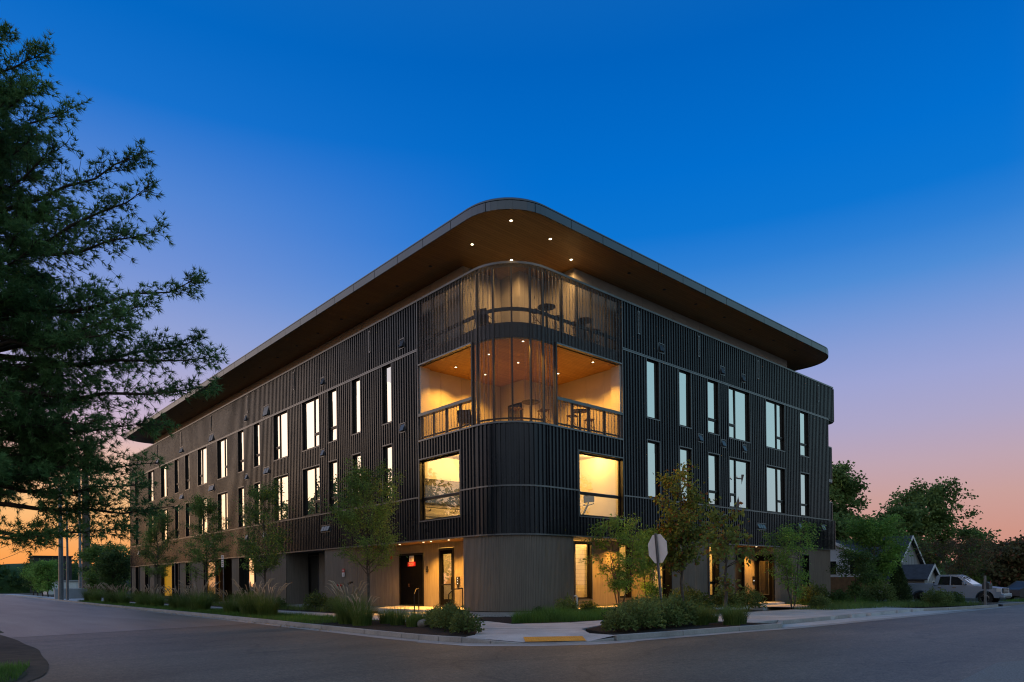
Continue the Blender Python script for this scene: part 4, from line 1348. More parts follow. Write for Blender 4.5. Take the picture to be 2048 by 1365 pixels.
# right recess
fluted(facRi, 3.6, 4.82, off=0); fluted(facRi, 6.02, 7.91, off=0); fluted(facRi, 4.82, 6.02, ZB, 0.62, 0); fluted(facRi, 7.91, 8.9, ZB, .62, 0)
window(facRi, 4.85, 5.99, 0.66, 3.24, 'f', False, -.16, 'glass_clear')
window(facRi, 7.94, 8.82, 0.66, 3.30, 't', False, -.16, 'glass_clear')
fluted(lambda s, z, d: (8.92 - d, s, z), 0.05, 1.15, off=0)
fluted(facR, 8.92, 8.98, off=-.04); fluted(facR, 8.98, 10.56, ZB, .52)
window(facR, 8.98, 10.56, 0.54, 3.34, 'f', False, -.42, 'glass_clear')
fluted(facR, 10.60, 13.86); fluted(facR, 13.9, 14.87, -0.1, .55)
window(facR, 13.90, 14.87, 0.58, 3.32, 't', False, -.3, 'glass_clear')
fluted(facR, 14.91, 16.55); fluted(facR, 21.05, 24.40, -.25); fluted(facR, 24.44, 25.39, -.25, .47); fluted(facR, 25.43, 28.7, -.25); fluted(facR, 24.44, 25.39, 3.02, 3.38)
w5 = window(facR, 24.44, 25.39, 0.52, 2.98, 't', False, -.25, 'glass_dark')
for ch in w5.children:
    if ch.name.startswith('pane') and max(v.co.z for v in ch.data.vertices) < 1.5: ch.data.materials[0] = MATS['glass_clear']
fluted(lambda s, z, d: (28.72 + d, s, z), 0.05, 12, -.3, off=0)
MB().prism([(3.55, 0.06), (8.9, 0.06), (8.9, 1.2), (3.55, 1.2)], -.1, .31).build('plinth', 'concrete', B)
MB().prism([(3.6, -1.0), (16.5, -1.0), (16.5, 0.05), (3.6, 0.05)], -.1, .15).build('walk_slab', 'concrete', pavement)
MB().prism([(8.95, 0.07), (16.55, 0.07), (16.55, .6), (8.95, .6)], -.3, .29).build('plinth', 'plinth_concrete', B)
# entrance recess on the right street
facEi = lambda s, z, d: (s, 1.3 - d, z)
fluted(facEi, 16.6, 18.75, 0.0, off=0); fluted(facEi, 19.79, 21.05, 0.0, off=0)
window(facEi, 18.79, 19.75, 0.15, 3.0, 'f', False, -.12, 'glass_dark'); fluted(facEi, 18.75, 19.79, 3.06, 3.38, 0)
facEd = lambda s, z, d: (21.03 - d, s, z)
ed = rect_frame(MB(), facEd, 0.06, 1.28, 0.05, 2.95, 0.10, -.1, .03).build('entry_door', 'frame_black', B)
MB().fbox(facEd, .16, 1.18, .15, 2.85, -.07, -.02).build('door_leaf', 'door_black', ed)
MB().fbox(facEd, .40, .95, .55, 2.55, -.02, -.012).build('pane', 'glass_dark', ed)
rect_frame(MB(), facEd, .38, .97, .53, 2.57, .025, -.02, .0).build('trim', 'trim_metal', ed)
fluted(facEd, .02, 1.28, 2.97, 3.38, 0)
MB().prism([(16.6, -1.6), (21.0, -1.6), (21.0, 1.3), (16.6, 1.3)], -.3, .0).build('porch', 'concrete', B, bevel=.01)
MB().prism([(16.6, -.6), (21.0, -.6), (21.0, 1.29), (16.6, 1.29)], -.3, .13).build('step', 'concrete', B, bevel=.01)
sheet('walk_slab', [(17.0, -6.3), (20.5, -6.3), (20.5, -1.6), (17.0, -1.6)], .135, 'concrete', pavement)
sheet('walk_slab', [(12.4, -4.4), (28.5, -5.0), (28.5, -6.6), (12.4, -6.3)], .13, 'concrete', pavement)
k = empty('house_number', (20.85, 1.27, 1.25)); tag(k, 'small dark oval door plate on the amber entrance wall', 'plate')
MB().add([(.13 * max(-1, min(1, 1.6 * math.cos(a))) , 0, .2 + .2 * math.sin(a)) for a in [i * PI / 10 for i in range(20)]] + [(.13 * max(-1, min(1, 1.6 * math.cos(a))), -.03, .2 + .2 * math.sin(a)) for a in [i * PI / 10 for i in range(20)]],
         [tuple(range(20, 40))] + [(i, (i + 1) % 20, 20 + (i + 1) % 20, 20 + i) for i in range(20)]).build('plate', 'black_plastic', k)
MB().box(-.04, .04, -.036, -.03, .12, .15).build('label_strip', 'keypad_light', k)

# lit rooms behind the right-hand glazing
MB().box(3.7, 12.6, 4.2, 4.26, .2, 3.36).box(3.66, 3.72, 1.2, 4.2, .2, 3.36).box(12.6, 12.66, .5, 4.26, .2, 3.36).build('interior_wall', 'interior_white', B)
MB().box(3.7, 12.6, .45, 4.2, 3.36, 3.39).build('ceiling', 'interior_white', B); MB().box(3.7, 12.6, 1.16, 4.2, .2, .3).box(8.93, 12.6, .3, 1.16, .2, .3).build('floor_slab', 'interior_floor', B)
# tiled wall seen through the first window
tw = MB().box(6.1, 6.16, 1.4, 4.2, .3, 3.3).build('tiled_wall', 'interior_floor', B)
tme = None
for i in range(18):
    for j in range(16):
        mb = MB().box(-.008, 0, .004, .146, .004, .171)
        if tme is None: tme = mb.mesh('tile', 'tile_white')
        obj('tile', tme, tw, (6.098, 1.45 + i * .15, .45 + j * .175))
MB().box(5.7, 6.08, 1.7, 2.5, .3, 1.05).build('shelf', 'interior_white', B)
lamp(5.0, 2.6, 3.28, 130); lamp(8.4, 2.6, 3.28, 150); lamp(10.8, 2.2, 3.28, 180)
MB().box(13.2, 16.3, 3.0, 3.06, .0, 3.36).box(16.3, 16.36, .3, 3, .0, 3.36).box(13.2, 13.26, .3, 3, .0, 3.36).box(13.2, 16.3, .3, 3.0, 3.36, 3.39).build('interior_wall', 'interior_white', B)
MB().box(13.2, 16.3, .3, 3.0, -.1, .0).build('floor_slab', 'interior_floor', B)
lamp(14.7, 1.8, 3.28, 150)
MB().box(23.6, 26.6, 2.4, 2.46, .0, 3.3).box(26.6, 26.66, .3, 2.4, .0, 3.3).box(23.6, 23.66, .3, 2.4, .0, 3.3).build('interior_wall', 'interior_white', B)
lamp(25.0, 1.5, 1.6, 34)
MB().box(16.4, 29, 3.2, 17, -.3, 3.38).box(2.3, 3.5, 1.3, 4.5, -.3, 3.38).box(4.4, 18, 4.4, 15, -.3, 3.38).box(1.75, 4.3, 8.3, 15.2, .0, 3.38).build('structural_core', 'core_dark', B)

# left street ground floor: piers, dark openings, two amber-lit bays
DK = lambda s, z, d: (1.5 - d, s, z)
for a, b_ in ((20.5, 22.8), (22.84, 25.16), (27.9, 29.4), (35.1, 38.3), (39.4, 41.2), (48.6, 50.1), (51.4, 53.5), (54.75, 56.45)):
    fluted(facL, a, b_, .25)
    MB().box(0.07, 1.5, a, b_, 0.0, 3.38).build('pier', 'fluted_wood', B)
MB().box(0.05, 1.6, 15.4, 56.45, -.3, .24).build('plinth', 'plinth_concrete', B)
MB().box(1.55, 1.7, 15.4, 56.45, .2, 3.38).build('structural_core', 'core_dark', B)
fluted(DK, 18.0, 19.0, .25, off=.05)
window(DK, 15.6, 17.9, .35, 3.2, 'f', True, -.02, 'glass_dark'); window(DK, 19.1, 20.4, .35, 3.2, 'f', True, -.02, 'glass_dark')
window(facL, 25.2, 27.86, .55, 3.36, 'f', True, -.3, 'glass_coated')
for a, b_ in ((38.34, 39.36), (41.24, 43.0), (50.14, 51.36), (53.54, 54.7)): window(facL, a, b_, .4, 3.34, 'f', True, -.3, 'glass_dark')
fluted(DK, 29.6, 32.45, .25, off=.05)
for a, b_, mt_ in ((32.5, 35.05, 'dim_blind'), (43.05, 46.2, 'lit_blind')):
    wo = window(facL, a, b_, .5, 3.3, 'f', True, -.12, 'glass_clear')
    MB().fbox(facL, a + .05, b_ - .05, .55, 3.25, -.24, -.22).build('blind', mt_, wo)
downlight(0.75, 31.0, 3.39, True, B, .05, 60, 130)
MB().fbox(DK, 46.25, 48.5, .3, 3.3, 0, .03).build('garage_door', 'dark_grey', B)
MB().tube([(-.1, 42.0, .2), (-.1, 42.0, 3.35)], .05, 10).build('downpipe', 'trim_metal', B)

# ------------------------------------------------------------------ furniture and gym kit seen through the corner
def bar_table():
    k = empty('bar_table'); tag(k, 'x', 'table', 'round bar tables on the corner decks')
    MB().lathe((0, 0, 1.02), [(.36, 0), (.38, .01), (.38, .035), (.36, .045)], 28).build('tabletop', 'table_dark', k)
    MB().lathe((0, 0, 0), [(.28, 0), (.28, .02), (.05, .04), (.05, 1.0), (.16, 1.02)], 16).build('pedestal', 'black_plastic', k)
    return k


def bar_stool():
    k = empty('bar_stool'); tag(k, 'x', 'stool', 'wooden bar stools on the corner decks')
    MB().box(-.22, .22, -.19, .19, .74, .78).build('seat', 'furniture_wood', k, bevel=.01)
    for sx in (-1, 1):
        for sy in (-1, 1):
            MB().tube([(sx * .21, sy * .18, 0), (sx * .17, sy * .15, .74)], .017, 6).build('leg', 'furniture_wood', k)
    for sx in (-1, 1):
        MB().tube([(sx * .20, -.17, .22), (sx * .20, .17, .22)], .012, 6).build('stretcher', 'furniture_wood', k)
        MB().tube([(sx * .20, -.17, .25), (sx * .18, .15, .70)], .010, 6).build('brace', 'furniture_wood', k)
    MB().tube([(-.2, -.17, .3), (.2, -.17, .3)], .012, 6).build('stretcher', 'furniture_wood', k)
    return k


tb = bar_table(); st = bar_stool()
TB = [(2.02, .90, 7.93, 'round dark bar table behind the curved screen on the third floor balcony'), (4.75, .62, 7.93, 'round dark bar table behind the open guard at right of third floor balcony'),
      (2.62, .50, 11.92, 'round dark bar table on roof terrace nearest the corner curve'), (4.95, .47, 11.92, 'round dark bar table on roof terrace toward the right end of screen')]
for i, (x, y, z, lb) in enumerate(TB):
    o = tb if i == 0 else copy_tree(tb)
    o.location = (x, y, z); o['label'] = lb
ST = [(1.58, 1.25, 7.93, .4, 'wooden bar stool left of the table behind the curved balcony screen'), (2.62, .75, 7.93, 1.2, 'wooden bar stool right of the table behind the curved balcony screen'),
      (4.30, .66, 7.93, .2, 'wooden bar stool left of the table at the open right balcony guard'), (5.42, .66, 7.93, 1.0, 'wooden bar stool right of the table at the open right balcony guard'),
      (2.05, .62, 11.92, .3, 'wooden bar stool left of the terrace table nearest the curve'), (3.30, .45, 11.92, .9, 'wooden bar stool right of the terrace table nearest the curve'),
      (4.30, .45, 11.92, .2, 'wooden bar stool left of the terrace table farther along the screen'), (5.65, .5, 11.92, 1.3, 'wooden bar stool right of the terrace table farther along the screen')]
for i, (x, y, z, r, lb) in enumerate(ST):
    o = st if i == 0 else copy_tree(st)
    o.location = (x, y, z); o.rotation_euler = (0, 0, r); o['label'] = lb


def lounge_chair():
    k = empty('lounge_chair'); tag(k, 'x', 'chair', 'low lounge chairs on the corner decks')
    MB().add([(-.3, -.3, .38), (.3, -.3, .38), (.3, .28, .30), (-.3, .28, .30), (-.3, -.3, .42), (.3, -.3, .42), (.3, .28, .34), (-.3, .28, .34)], [(0, 1, 2, 3), (7, 6, 5, 4), (0, 4, 5, 1), (1, 5, 6, 2), (2, 6, 7, 3), (3, 7, 4, 0)]).build('seat', 'table_dark', k)
    MB().add([(-.3, .28, .32), (.3, .28, .32), (.3, .52, .82), (-.3, .52, .82), (-.3, .32, .31), (.3, .32, .31), (.3, .56, .81), (-.3, .56, .81)], [(0, 1, 2, 3), (7, 6, 5, 4), (0, 4, 5, 1), (1, 5, 6, 2), (2, 6, 7, 3), (3, 7, 4, 0)]).build('backrest', 'table_dark', k)
    for sx in (-1, 1):
        MB().tube([(sx * .31, -.32, 0), (sx * .31, -.28, .55), (sx * .31, .42, .55)], .018, 6).build('arm', 'furniture_wood', k)
        MB().tube([(sx * .31, .5, 0), (sx * .31, .34, .55)], .018, 6).build('leg', 'furniture_wood', k)
    return k


lc = lounge_chair()
for i, (x, y, z, r, lb) in enumerate(((.55, 3.3, 7.93, 2.2, 'low dark lounge chair behind the left guard of the third floor balcony'), (.75, 2.25, 11.92, 2.0, 'low lounge chair on the roof terrace left of the curve'))):
    o = lc if i == 0 else copy_tree(lc)
    o.location = (x, y, z); o.rotation_euler = (0, 0, r); o['label'] = lb

# gym: wall screen, ballet rail, exercise bike
k = empty('wall_television', (1.25, 6.11, 5.1)); tag(k, 'large dark wall screen behind the left gym window', 'television')
MB().box(-1.1, 1.0, -.08, 0, 0, 1.15).build('case', 'black_plastic', k); MB().box(-1.06, .96, -.084, -.08, .04, 1.11).build('screen', 'glass_dark', k)
k = empty('barre_rail', (0, 5.95, 4.92)); tag(k, 'thin wall mounted barre rail below the dark screen in left gym window', 'rail')
MB().tube([(.25, 0, 0), (4.4, 0, 0)], .022, 8).build('rail', 'black_plastic', k)
for x in (.5, 1.9, 3.4): MB().tube([(x, 0, 0), (x, .05, -.12), (x, .16, -.14)], .02, 6).build('bracket', 'black_plastic', k)


def exercise_bike(loc, rz, label):
    k = empty('exercise_bike', loc, rz); tag(k, label, 'exercise bike', 'exercise bikes in the gym')
    MB().tube([(-.5, 0, .06), (.5, 0, .06)], .04, 8).tube([(-.5, -.28, .04), (-.5, .28, .04)], .04, 8).tube([(.5, -.28, .04), (.5, .28, .04)], .04, 8).build('base', 'black_plastic', k)
    MB().tube([(.15, 0, .1), (-.25, 0, .95)], .045, 8).tube([(-.15, 0, .35), (.42, 0, 1.05)], .045, 8).build('frame', 'black_plastic', k)
    MB().lathe((.28, 0, .36), [(.24, -.03), (.26, 0), (.24, .03)], 22, 'Y').build('flywheel', 'dark_grey', k)
    MB().lathe((-.30, 0, .98), [(.05, -.0), (.13, .03), (.11, .07)], 12).build('saddle', 'black_plastic', k)
    MB().tube([(.42, 0, 1.05), (.44, -.02, 1.12), (.50, -.22, 1.16), (.66, -.24, 1.22)], .02, 8).tube([(.42, 0, 1.05), (.44, .02, 1.12), (.50, .22, 1.16), (.66, .24, 1.22)], .02, 8).build('handlebar', 'black_plastic', k)
    MB().tube([(.48, 0, 1.08), (.62, 0, 1.35)], .025, 8).build('screen_arm', 'black_plastic', k)
    MB().box(.60, .64, -.28, .28, 1.28, 1.62).build('screen', 'black_plastic', k, bevel=.008)
    for s in (-1, 1): MB().tube([(-.02, s * .08, .36), (-.02 + s * .14, s * .13, .30)], .018, 6).box(-.06 + s * .14, .06 + s * .14, s * .13 - .02, s * .13 + .06, .28, .31).build('pedal', 'black_plastic', k)


exercise_bike((5.15, .95, 3.78), .15, 'exercise bike with raised dark screen behind the right gym window')
exercise_bike((4.0, 1.15, 3.78), .15, 'exercise bike cut off by the left frame of right gym window')
# ------------------------------------------------------------------ vegetation
def unit(v):
    n = np.linalg.norm(v, axis=-1, keepdims=True)
    return v / np.maximum(n, 1e-9)


def leaf_quads(P, D, L, Wd, droop=0.0, rng=NP):
    """diamond leaves at points P along directions D"""
    n = len(P)
    D = unit(D)
    r = unit(rng.normal(size=(n, 3)))
    S = unit(np.cross(D, r))
    L = np.broadcast_to(np.asarray(L, float).reshape(-1, 1), (n, 1)); Wd = np.broadcast_to(np.asarray(Wd, float).reshape(-1, 1), (n, 1))
    a = P; b = P + D * L * 0.45 + S * Wd * 0.5; c = P + D * L; d = P + D * L * 0.45 - S * Wd * 0.5
    c = c.copy(); c[:, 2] -= droop * L[:, 0]
    V = np.stack([a, b, c, d], 1).reshape(-1, 3)
    F = np.arange(4 * n).reshape(-1, 4)
    return V, F


def limb_path(a, b_, sag, n=5, jit=0.04, rng=RND):
    a = Vector(a); b_ = Vector(b_); L = (b_ - a).length
    out = []
    for i in range(n + 1):
        t = i / n
        p = a.lerp(b_, t); p.z += sag * L * 4 * t * (1 - t)
        if 0 < i < n: p += Vector((rng.uniform(-1, 1), rng.uniform(-1, 1), rng.uniform(-1, 1))) * jit * L
        out.append(p)
    return out


def broadleaf(name, base, H, crown_r, crown_z0, stems=1, limbs=26, leaves=9000, leaf=(0.11, 0.06), mat='leaf_green', bark='bark_grey', r0=0.07, spread=0.0,
              profile=None, upsweep=0.5, seed=1, clump=0.16, twigs=7, sparse=0.0, trunk_name='trunk', lean=(0, 0)):
    rng = random.Random(seed); nrg = np.random.default_rng(seed)
    k = empty(name, base)
    mb = MB()
    prof = profile or (lambda t: math.sin(PI * min(1, max(0, t)) ** 0.8) ** 0.7)
    tips = []
    stem_paths = []
    for s in range(stems):
        a = 2 * PI * s / max(1, stems) + rng.uniform(-.4, .4)
        sp = spread if stems > 1 else 0
        b0 = Vector((math.cos(a) * 0.06 * (stems > 1), math.sin(a) * 0.06 * (stems > 1), -0.05))
        t1 = Vector((math.cos(a) * sp + lean[0], math.sin(a) * sp + lean[1], H * rng.uniform(.88, 1.0)))
        pth = limb_path(b0, t1, 0.0, 8, 0.015, rng)
        stem_paths.append(pth)
        mb.tube(pth, [max(.006, r0 * (1 - .93 * i / 8) ** .8 / (stems ** .4)) for i in range(9)], 8)
    pts = []; dirs = []
    for l in range(limbs):
        pth = stem_paths[l % stems]
        t = rng.uniform(max(0.05, crown_z0 / H - .03), 0.97)
        f = t * 8; i = min(7, int(f)); o = pth[i].lerp(pth[i + 1], f - i)
        ct = max(0.0, min(1.0, (o.z - crown_z0) / max(.1, H - crown_z0)))
        rr = crown_r * prof(ct) * rng.uniform(.55, 1.08)
        a = rng.uniform(0, 2 * PI)
        e = o + Vector((math.cos(a) * rr, math.sin(a) * rr, rr * upsweep * rng.uniform(.4, 1.3)))
        if e.z > H * 1.03: e.z = H * rng.uniform(.95, 1.03)
        lp = limb_path(o, e, rng.uniform(-.03, .06), 4, 0.05, rng)
        mb.tube(lp, [max(.004, r0 * .32 * (1 - ct * .5) * (1 - .85 * q / 4)) for q in range(5)], 5)
        for w in range(twigs):
            u = rng.uniform(.25, 1.0); q = u * 4; qi = min(3, int(q)); p = lp[qi].lerp(lp[qi + 1], q - qi)
            d = (e - o).normalized() + Vector((rng.gauss(0, .7), rng.gauss(0, .7), rng.gauss(.15, .5)))
            tl = rng.uniform(.25, .6) * (0.3 + 0.35 * crown_r)
            te = p + d.normalized() * tl
            mb.tube([p, te], [.006, .003], 4, cap=False)
            pts.append((p, te))
    A = np.array([tuple(p) for p, _ in pts]); E_ = np.array([tuple(q) for _, q in pts])
    pick = nrg.integers(0, len(A), leaves)
    t = nrg.random((leaves, 1)) ** 0.7
    Pp = A[pick] * (1 - t) + E_[pick] * t + nrg.normal(scale=clump, size=(leaves, 3)) * np.array([1, 1, .8])
    Dd = unit(E_[pick] - A[pick]) * .6 + nrg.normal(scale=.7, size=(leaves, 3)) + np.array([0, 0, -.15])
    sc = nrg.uniform(.7, 1.25, leaves)
    V, F = leaf_quads(Pp, Dd, leaf[0] * sc, leaf[1] * sc, .15, nrg)
    mb.build(trunk_name, bark, k, smooth=True)
    obj('crown', np_mesh('crown', V, F, mat), k)
    return k


# --- big pine at the left edge
PINE = Vector((-16.25, 2.0, 0.0))
pine = empty('pine_tree', PINE)
tag(pine, 'tall dark long-needled pine filling the left edge of the photo', 'tree')
prng = random.Random(21); pn = np.random.default_rng(21)
pm = MB()
tp_ = limb_path((0, 0, -.1), (.3, -.2, 15.9), 0, 12, .004, prng)
pm.tube(tp_, [max(.02, .24 * (1 - i / 12.6)) for i in range(13)], 10)
FEAT = [(-15.55, 1.6, 15.6), (-14.82, 0.71, 14.98), (-14.94, 0.42, 13.95), (-14.27, 0.49, 13.7), (-14.6, -0.42, 12.2), (-13.06, -0.6, 12.47), (-12.98, -1.08, 11.48), (-12.65, -0.84, 10.56), (-12.0, -1.56, 9.29), (-13.19, -1.84, 8.23), (-13.68, -2.07, 7.5), (-11.8, -1.07, 7.91), (-11.74, -1.93, 7.25), (-11.99, -2.52, 6.36), (-12.56, -0.65, 5.65), (-14.12, -1.4, 5.47), (-12.76, -1.01, 4.61), (-13.19, -1.7, 3.99), (-12.44, -1.03, 3.53), (-13.5, -0.88, 2.88), (-14.83, -0.35, 2.75)]
branches = []
for f in FEAT:
    e = Vector(f) - PINE
    r = math.hypot(e.x, e.y)
    z0 = max(1.7, min(15.2, e.z - r * (0.42 if e.z > 11 else 0.18 if e.z > 7.9 else -0.02)))
    branches.append((Vector((0, 0, z0)), e))
for i in range(230):
    z = 4.1 + 11.2 * ((i + prng.random()) / 230) ** 1.1
    if z > 11: L = 3.9 * (15.9 - z) / 4.9
    else: L = 3.9 + .6 * math.sin(z * 1.7)
    L *= prng.uniform(.5, 1.0)
    a = prng.uniform(0, 2 * PI)
    # thinner on the open sky side so that gaps stay between the feature limbs
    dirv = Vector((math.cos(a), math.sin(a), 0))
    if dirv.dot(RIGHT) > .35: L *= .74
    up = .42 if z > 11 else .18 if z > 7.5 else .03
    branches.append((Vector((0, 0, z)), Vector((dirv.x * L, dirv.y * L, z + L * up))))
TP = []; TD = []
for o, e in branches:
    L = (e - o).length
    bp = limb_path(o, e, -.035, 7, .018, prng)
    pm.tube(bp, [max(.007, (.018 + .011 * L) * (1 - .9 * q / 7)) for q in range(8)], 5)
    ax = (e - o).normalized()
    nsub = int(12 + L * 12)
    for s in range(nsub):
        u = prng.uniform(.18, 1.0) ** .85
        q = u * 7; qi = min(6, int(q)); p = bp[qi].lerp(bp[qi + 1], q - qi)
        side = ax.cross(UP).normalized() * prng.choice((-1, 1))
        d = (ax * prng.uniform(.35, 1.0) + side * prng.uniform(.15, .9) + Vector((0, 0, prng.gauss(.12, .40)))).normalized()
        sl = (.25 + .22 * L * (1.05 - u)) * prng.uniform(.5, 1.15)
        te = p + d * sl
        pm.tube([p, te], [.008, .004], 4, cap=False)
        nt = max(3, int(sl * 9))
        for t in range(nt):
            w = (t + prng.random()) / nt
            if w < .2: continue
            c = p.lerp(te, w) + Vector((prng.gauss(0, .07), prng.gauss(0, .07), prng.gauss(.01, .07)))
            TP.append(tuple(c)); dd = d * .8 + Vector((prng.gauss(0, .45), prng.gauss(0, .45), prng.gauss(.25, .4))); TD.append(tuple(dd))
        TP.append(tuple(te)); TD.append(tuple(d + Vector((0, 0, .3))))
pm.build('trunk', 'bark_brown', pine, smooth=True)
TP = np.array(TP); TD = unit(np.array(TD))
NN = 13
P = np.repeat(TP, NN, 0); D = unit(np.repeat(TD, NN, 0) * .75 + pn.normal(scale=.48, size=(len(TP) * NN, 3)))
Ln = pn.uniform(.11, .20, len(P)).reshape(-1, 1)
S = unit(np.cross(D, unit(pn.normal(size=(len(P), 3)))))
V = np.stack([P + S * .0105, P - S * .0105, P + D * Ln], 1).reshape(-1, 3)
V[2::3, 2] -= .02
obj('crown', np_mesh('crown', V, np.arange(len(V)).reshape(-1, 3), 'pine_needles'), pine)

# --- young street trees on the left verge (fine upright feathery crowns)
gg = 'young street trees on the left verge'
for i, (x, y, h, r, sd, lb) in enumerate(((-4.65, 2.7, 5.9, 1.75, 31, 'young feathery street tree nearest the corner, before fluted wall'), (-4.7, 12.3, 6.35, 1.6, 32, 'young feathery street tree before the dark recessed doorway'),
                                      (-4.65, 20.6, 6.25, 1.75, 33, 'young feathery street tree beside the no parking sign'), (-4.6, 30.0, 6.5, 1.6, 34, 'young feathery street tree farthest down the left verge'))):
    t = broadleaf('street_tree', (x, y, .1), h, r, 1.9, 1, 64, 13500, (.095, .034), 'leaf_green', 'bark_grey', .055, profile=lambda t: (1 - t) ** .55 * min(1, .55 + 3 * t), upsweep=.95, seed=sd, clump=.085, twigs=9)
    tag(t, lb, 'tree', gg)

# --- right side small trees
t = broadleaf('multi_stem_tree', (4.35, -1.9, .1), 3.95, 1.2, 1.3, 4, 40, 4300, (.13, .055), 'leaf_bright', 'bark_grey', .05, .75, seed=41, clump=.12, upsweep=.5)
tag(t, 'leafy multi stemmed tree right of the drum before the amber lit windows', 'tree')
t = broadleaf('multi_stem_tree', (6.5, -1.75, .1), 3.7, 1.0, .9, 3, 34, 4300, (.13, .055), 'leaf_bright', 'bark_grey', .045, .5, seed=47, clump=.12, upsweep=.5)
tag(t, 'bushy multi stemmed tree left of the stop sign before a lit window', 'tree')
t = broadleaf('maple_tree', (6.9, -3.1, .1), 6.35, 1.25, 2.1, 1, 46, 4300, (.15, .12), 'leaf_maple', 'bark_grey', .075, seed=42, clump=.16, profile=lambda t: math.sin(PI * min(1, .16 + .80 * t)) ** .8, upsweep=.8)
tag(t, 'tall young maple with reddish and green leaves behind the stop sign', 'tree')
t = broadleaf('maple_tree', (3.85, -6.95, .1), 3.75, .95, 1.35, 1, 20, 1150, (.15, .11), 'leaf_maple', 'bark_grey', .07, seed=43, clump=.14, upsweep=.75, twigs=5)
tag(t, 'thin sparse young maple in the planter right of the stop sign', 'tree')
t = broadleaf('multi_stem_tree', (14.2, -4.35, .02), 4.1, 1.3, 1.0, 4, 42, 5000, (.12, .05), 'leaf_bright', 'bark_grey', .05, .75, seed=44, clump=.12, upsweep=.5)
tag(t, 'multi stemmed leafy tree standing right of the dark entrance door', 'tree')
t = broadleaf('young_tree', (20.9, -4.6, -.1), 2.9, 1.25, 1.0, 1, 26, 4200, (.13, .06), 'leaf_dark', 'bark_grey', .04, seed=45, clump=.12, upsweep=.4)
tag(t, 'small dark leaved tree at the far right end of the building', 'tree')
t = broadleaf('street_maple', (29.8, -2.3, -.2), 5.6, 2.15, 1.5, 1, 64, 14000, (.15, .09), 'leaf_bright', 'bark_grey', .085, seed=46, clump=.17, upsweep=.6)
tag(t, 'rounded green tree in front of the white houses', 'tree')
t = broadleaf('crape_tree', (35.9, -5.3, -.28), 4.3, 2.0, 1.5, 5, 46, 5200, (.13, .06), 'leaf_bronze', 'bark_grey', .05, 1.2, seed=48, clump=.13, upsweep=.5)
tag(t, 'bronze leaved multi stemmed tree in front of the silver truck', 'tree')


def conifer(name, base, H, r, label, seed, n=5200):
    rg = np.random.default_rng(seed)
    k = empty(name, base); tag(k, label, 'tree', 'evergreen cones by the drive')
    t = rg.random(n) ** 1.25
    a = rg.random(n) * 2 * PI
    rr = r * (1 - t) ** .75 * np.minimum(1, .55 + 4 * t) * rg.uniform(.55, 1.05, n) * (1 + .12 * np.sin(a * 5 + t * 20))
    P = np.stack([rr * np.cos(a), rr * np.sin(a), t * H + .05], 1)
    D = np.stack([np.cos(a) * .6, np.sin(a) * .6, np.full(n, .75)], 1) + rg.normal(scale=.35, size=(n, 3))
    V, F = leaf_quads(P, D, rg.uniform(.12, .24, n), rg.uniform(.03, .06, n), .05, rg)
    MB().tube([(0, 0, -.1), (0, 0, H * .8)], [.06, .01], 6).build('trunk', 'bark_brown', k)
    obj('crown', np_mesh('crown', V, F, 'conifer'), k)


conifer('evergreen_tree', (31.95, -2.95, -.26), 3.6, .52, 'narrow dark evergreen cone standing behind the truck bed', 51)
conifer('evergreen_tree', (30.5, -3.6, -.26), 2.2, .75, 'broad low dark evergreen left of the narrow cone', 52)

# --- trees further off
far = [('large_tree', (57.5, 12.5, -.4), 14.0, 4.3, 3.2, 'leaf_far', 61, 15000, 'tall dark tree rising right beside the building end'),
       ('large_tree', (63.0, 7.4, -.4), 9.8, 2.9, 3.0, 'leaf_far', 62, 8000, 'green tree between the two tallest trees behind the houses'),
       ('large_tree', (71.0, 6.9, -.4), 12.9, 3.9, 3.4, 'leaf_far', 63, 12500, 'spreading open crowned tree against the pink sky behind the gable'),
       ('large_tree', (75.5, 3.8, -.4), 7.0, 2.6, 1.6, 'leaf_far', 64, 6000, 'lower right hand tree of the clump behind the truck'),
       ('large_tree', (56.0, -4.4, -.4), 4.7, 2.6, .4, 'leaf_bronze', 65, 7000, 'dark bushy tree at the right edge beyond the truck'),
       ('large_tree', (60.0, -8.2, -.4), 6.4, 2.4, .8, 'leaf_bronze', 66, 5500, 'taller dark tree cut by the right edge of photo'),
       ('large_tree', (66.0, -1.8, -.4), 4.0, 2.6, .3, 'leaf_far', 67, 5000, 'low rounded tree behind the hood of the truck'),
       ('large_tree', (49.0, 8.5, -.4), 7.5, 3.0, .5, 'leaf_far', 68, 8000, 'dark tree mass behind the white house roof')]
for nm, b, h, r, z0, mt, sd, nl, lb in far:
    t = broadleaf(nm, b, h, r, z0, 1, 62, nl, (.34, .24), mt, 'bark_brown', .20, seed=sd, clump=.36, twigs=6, upsweep=.55)
    tag(t, lb, 'tree', 'trees beyond the houses')
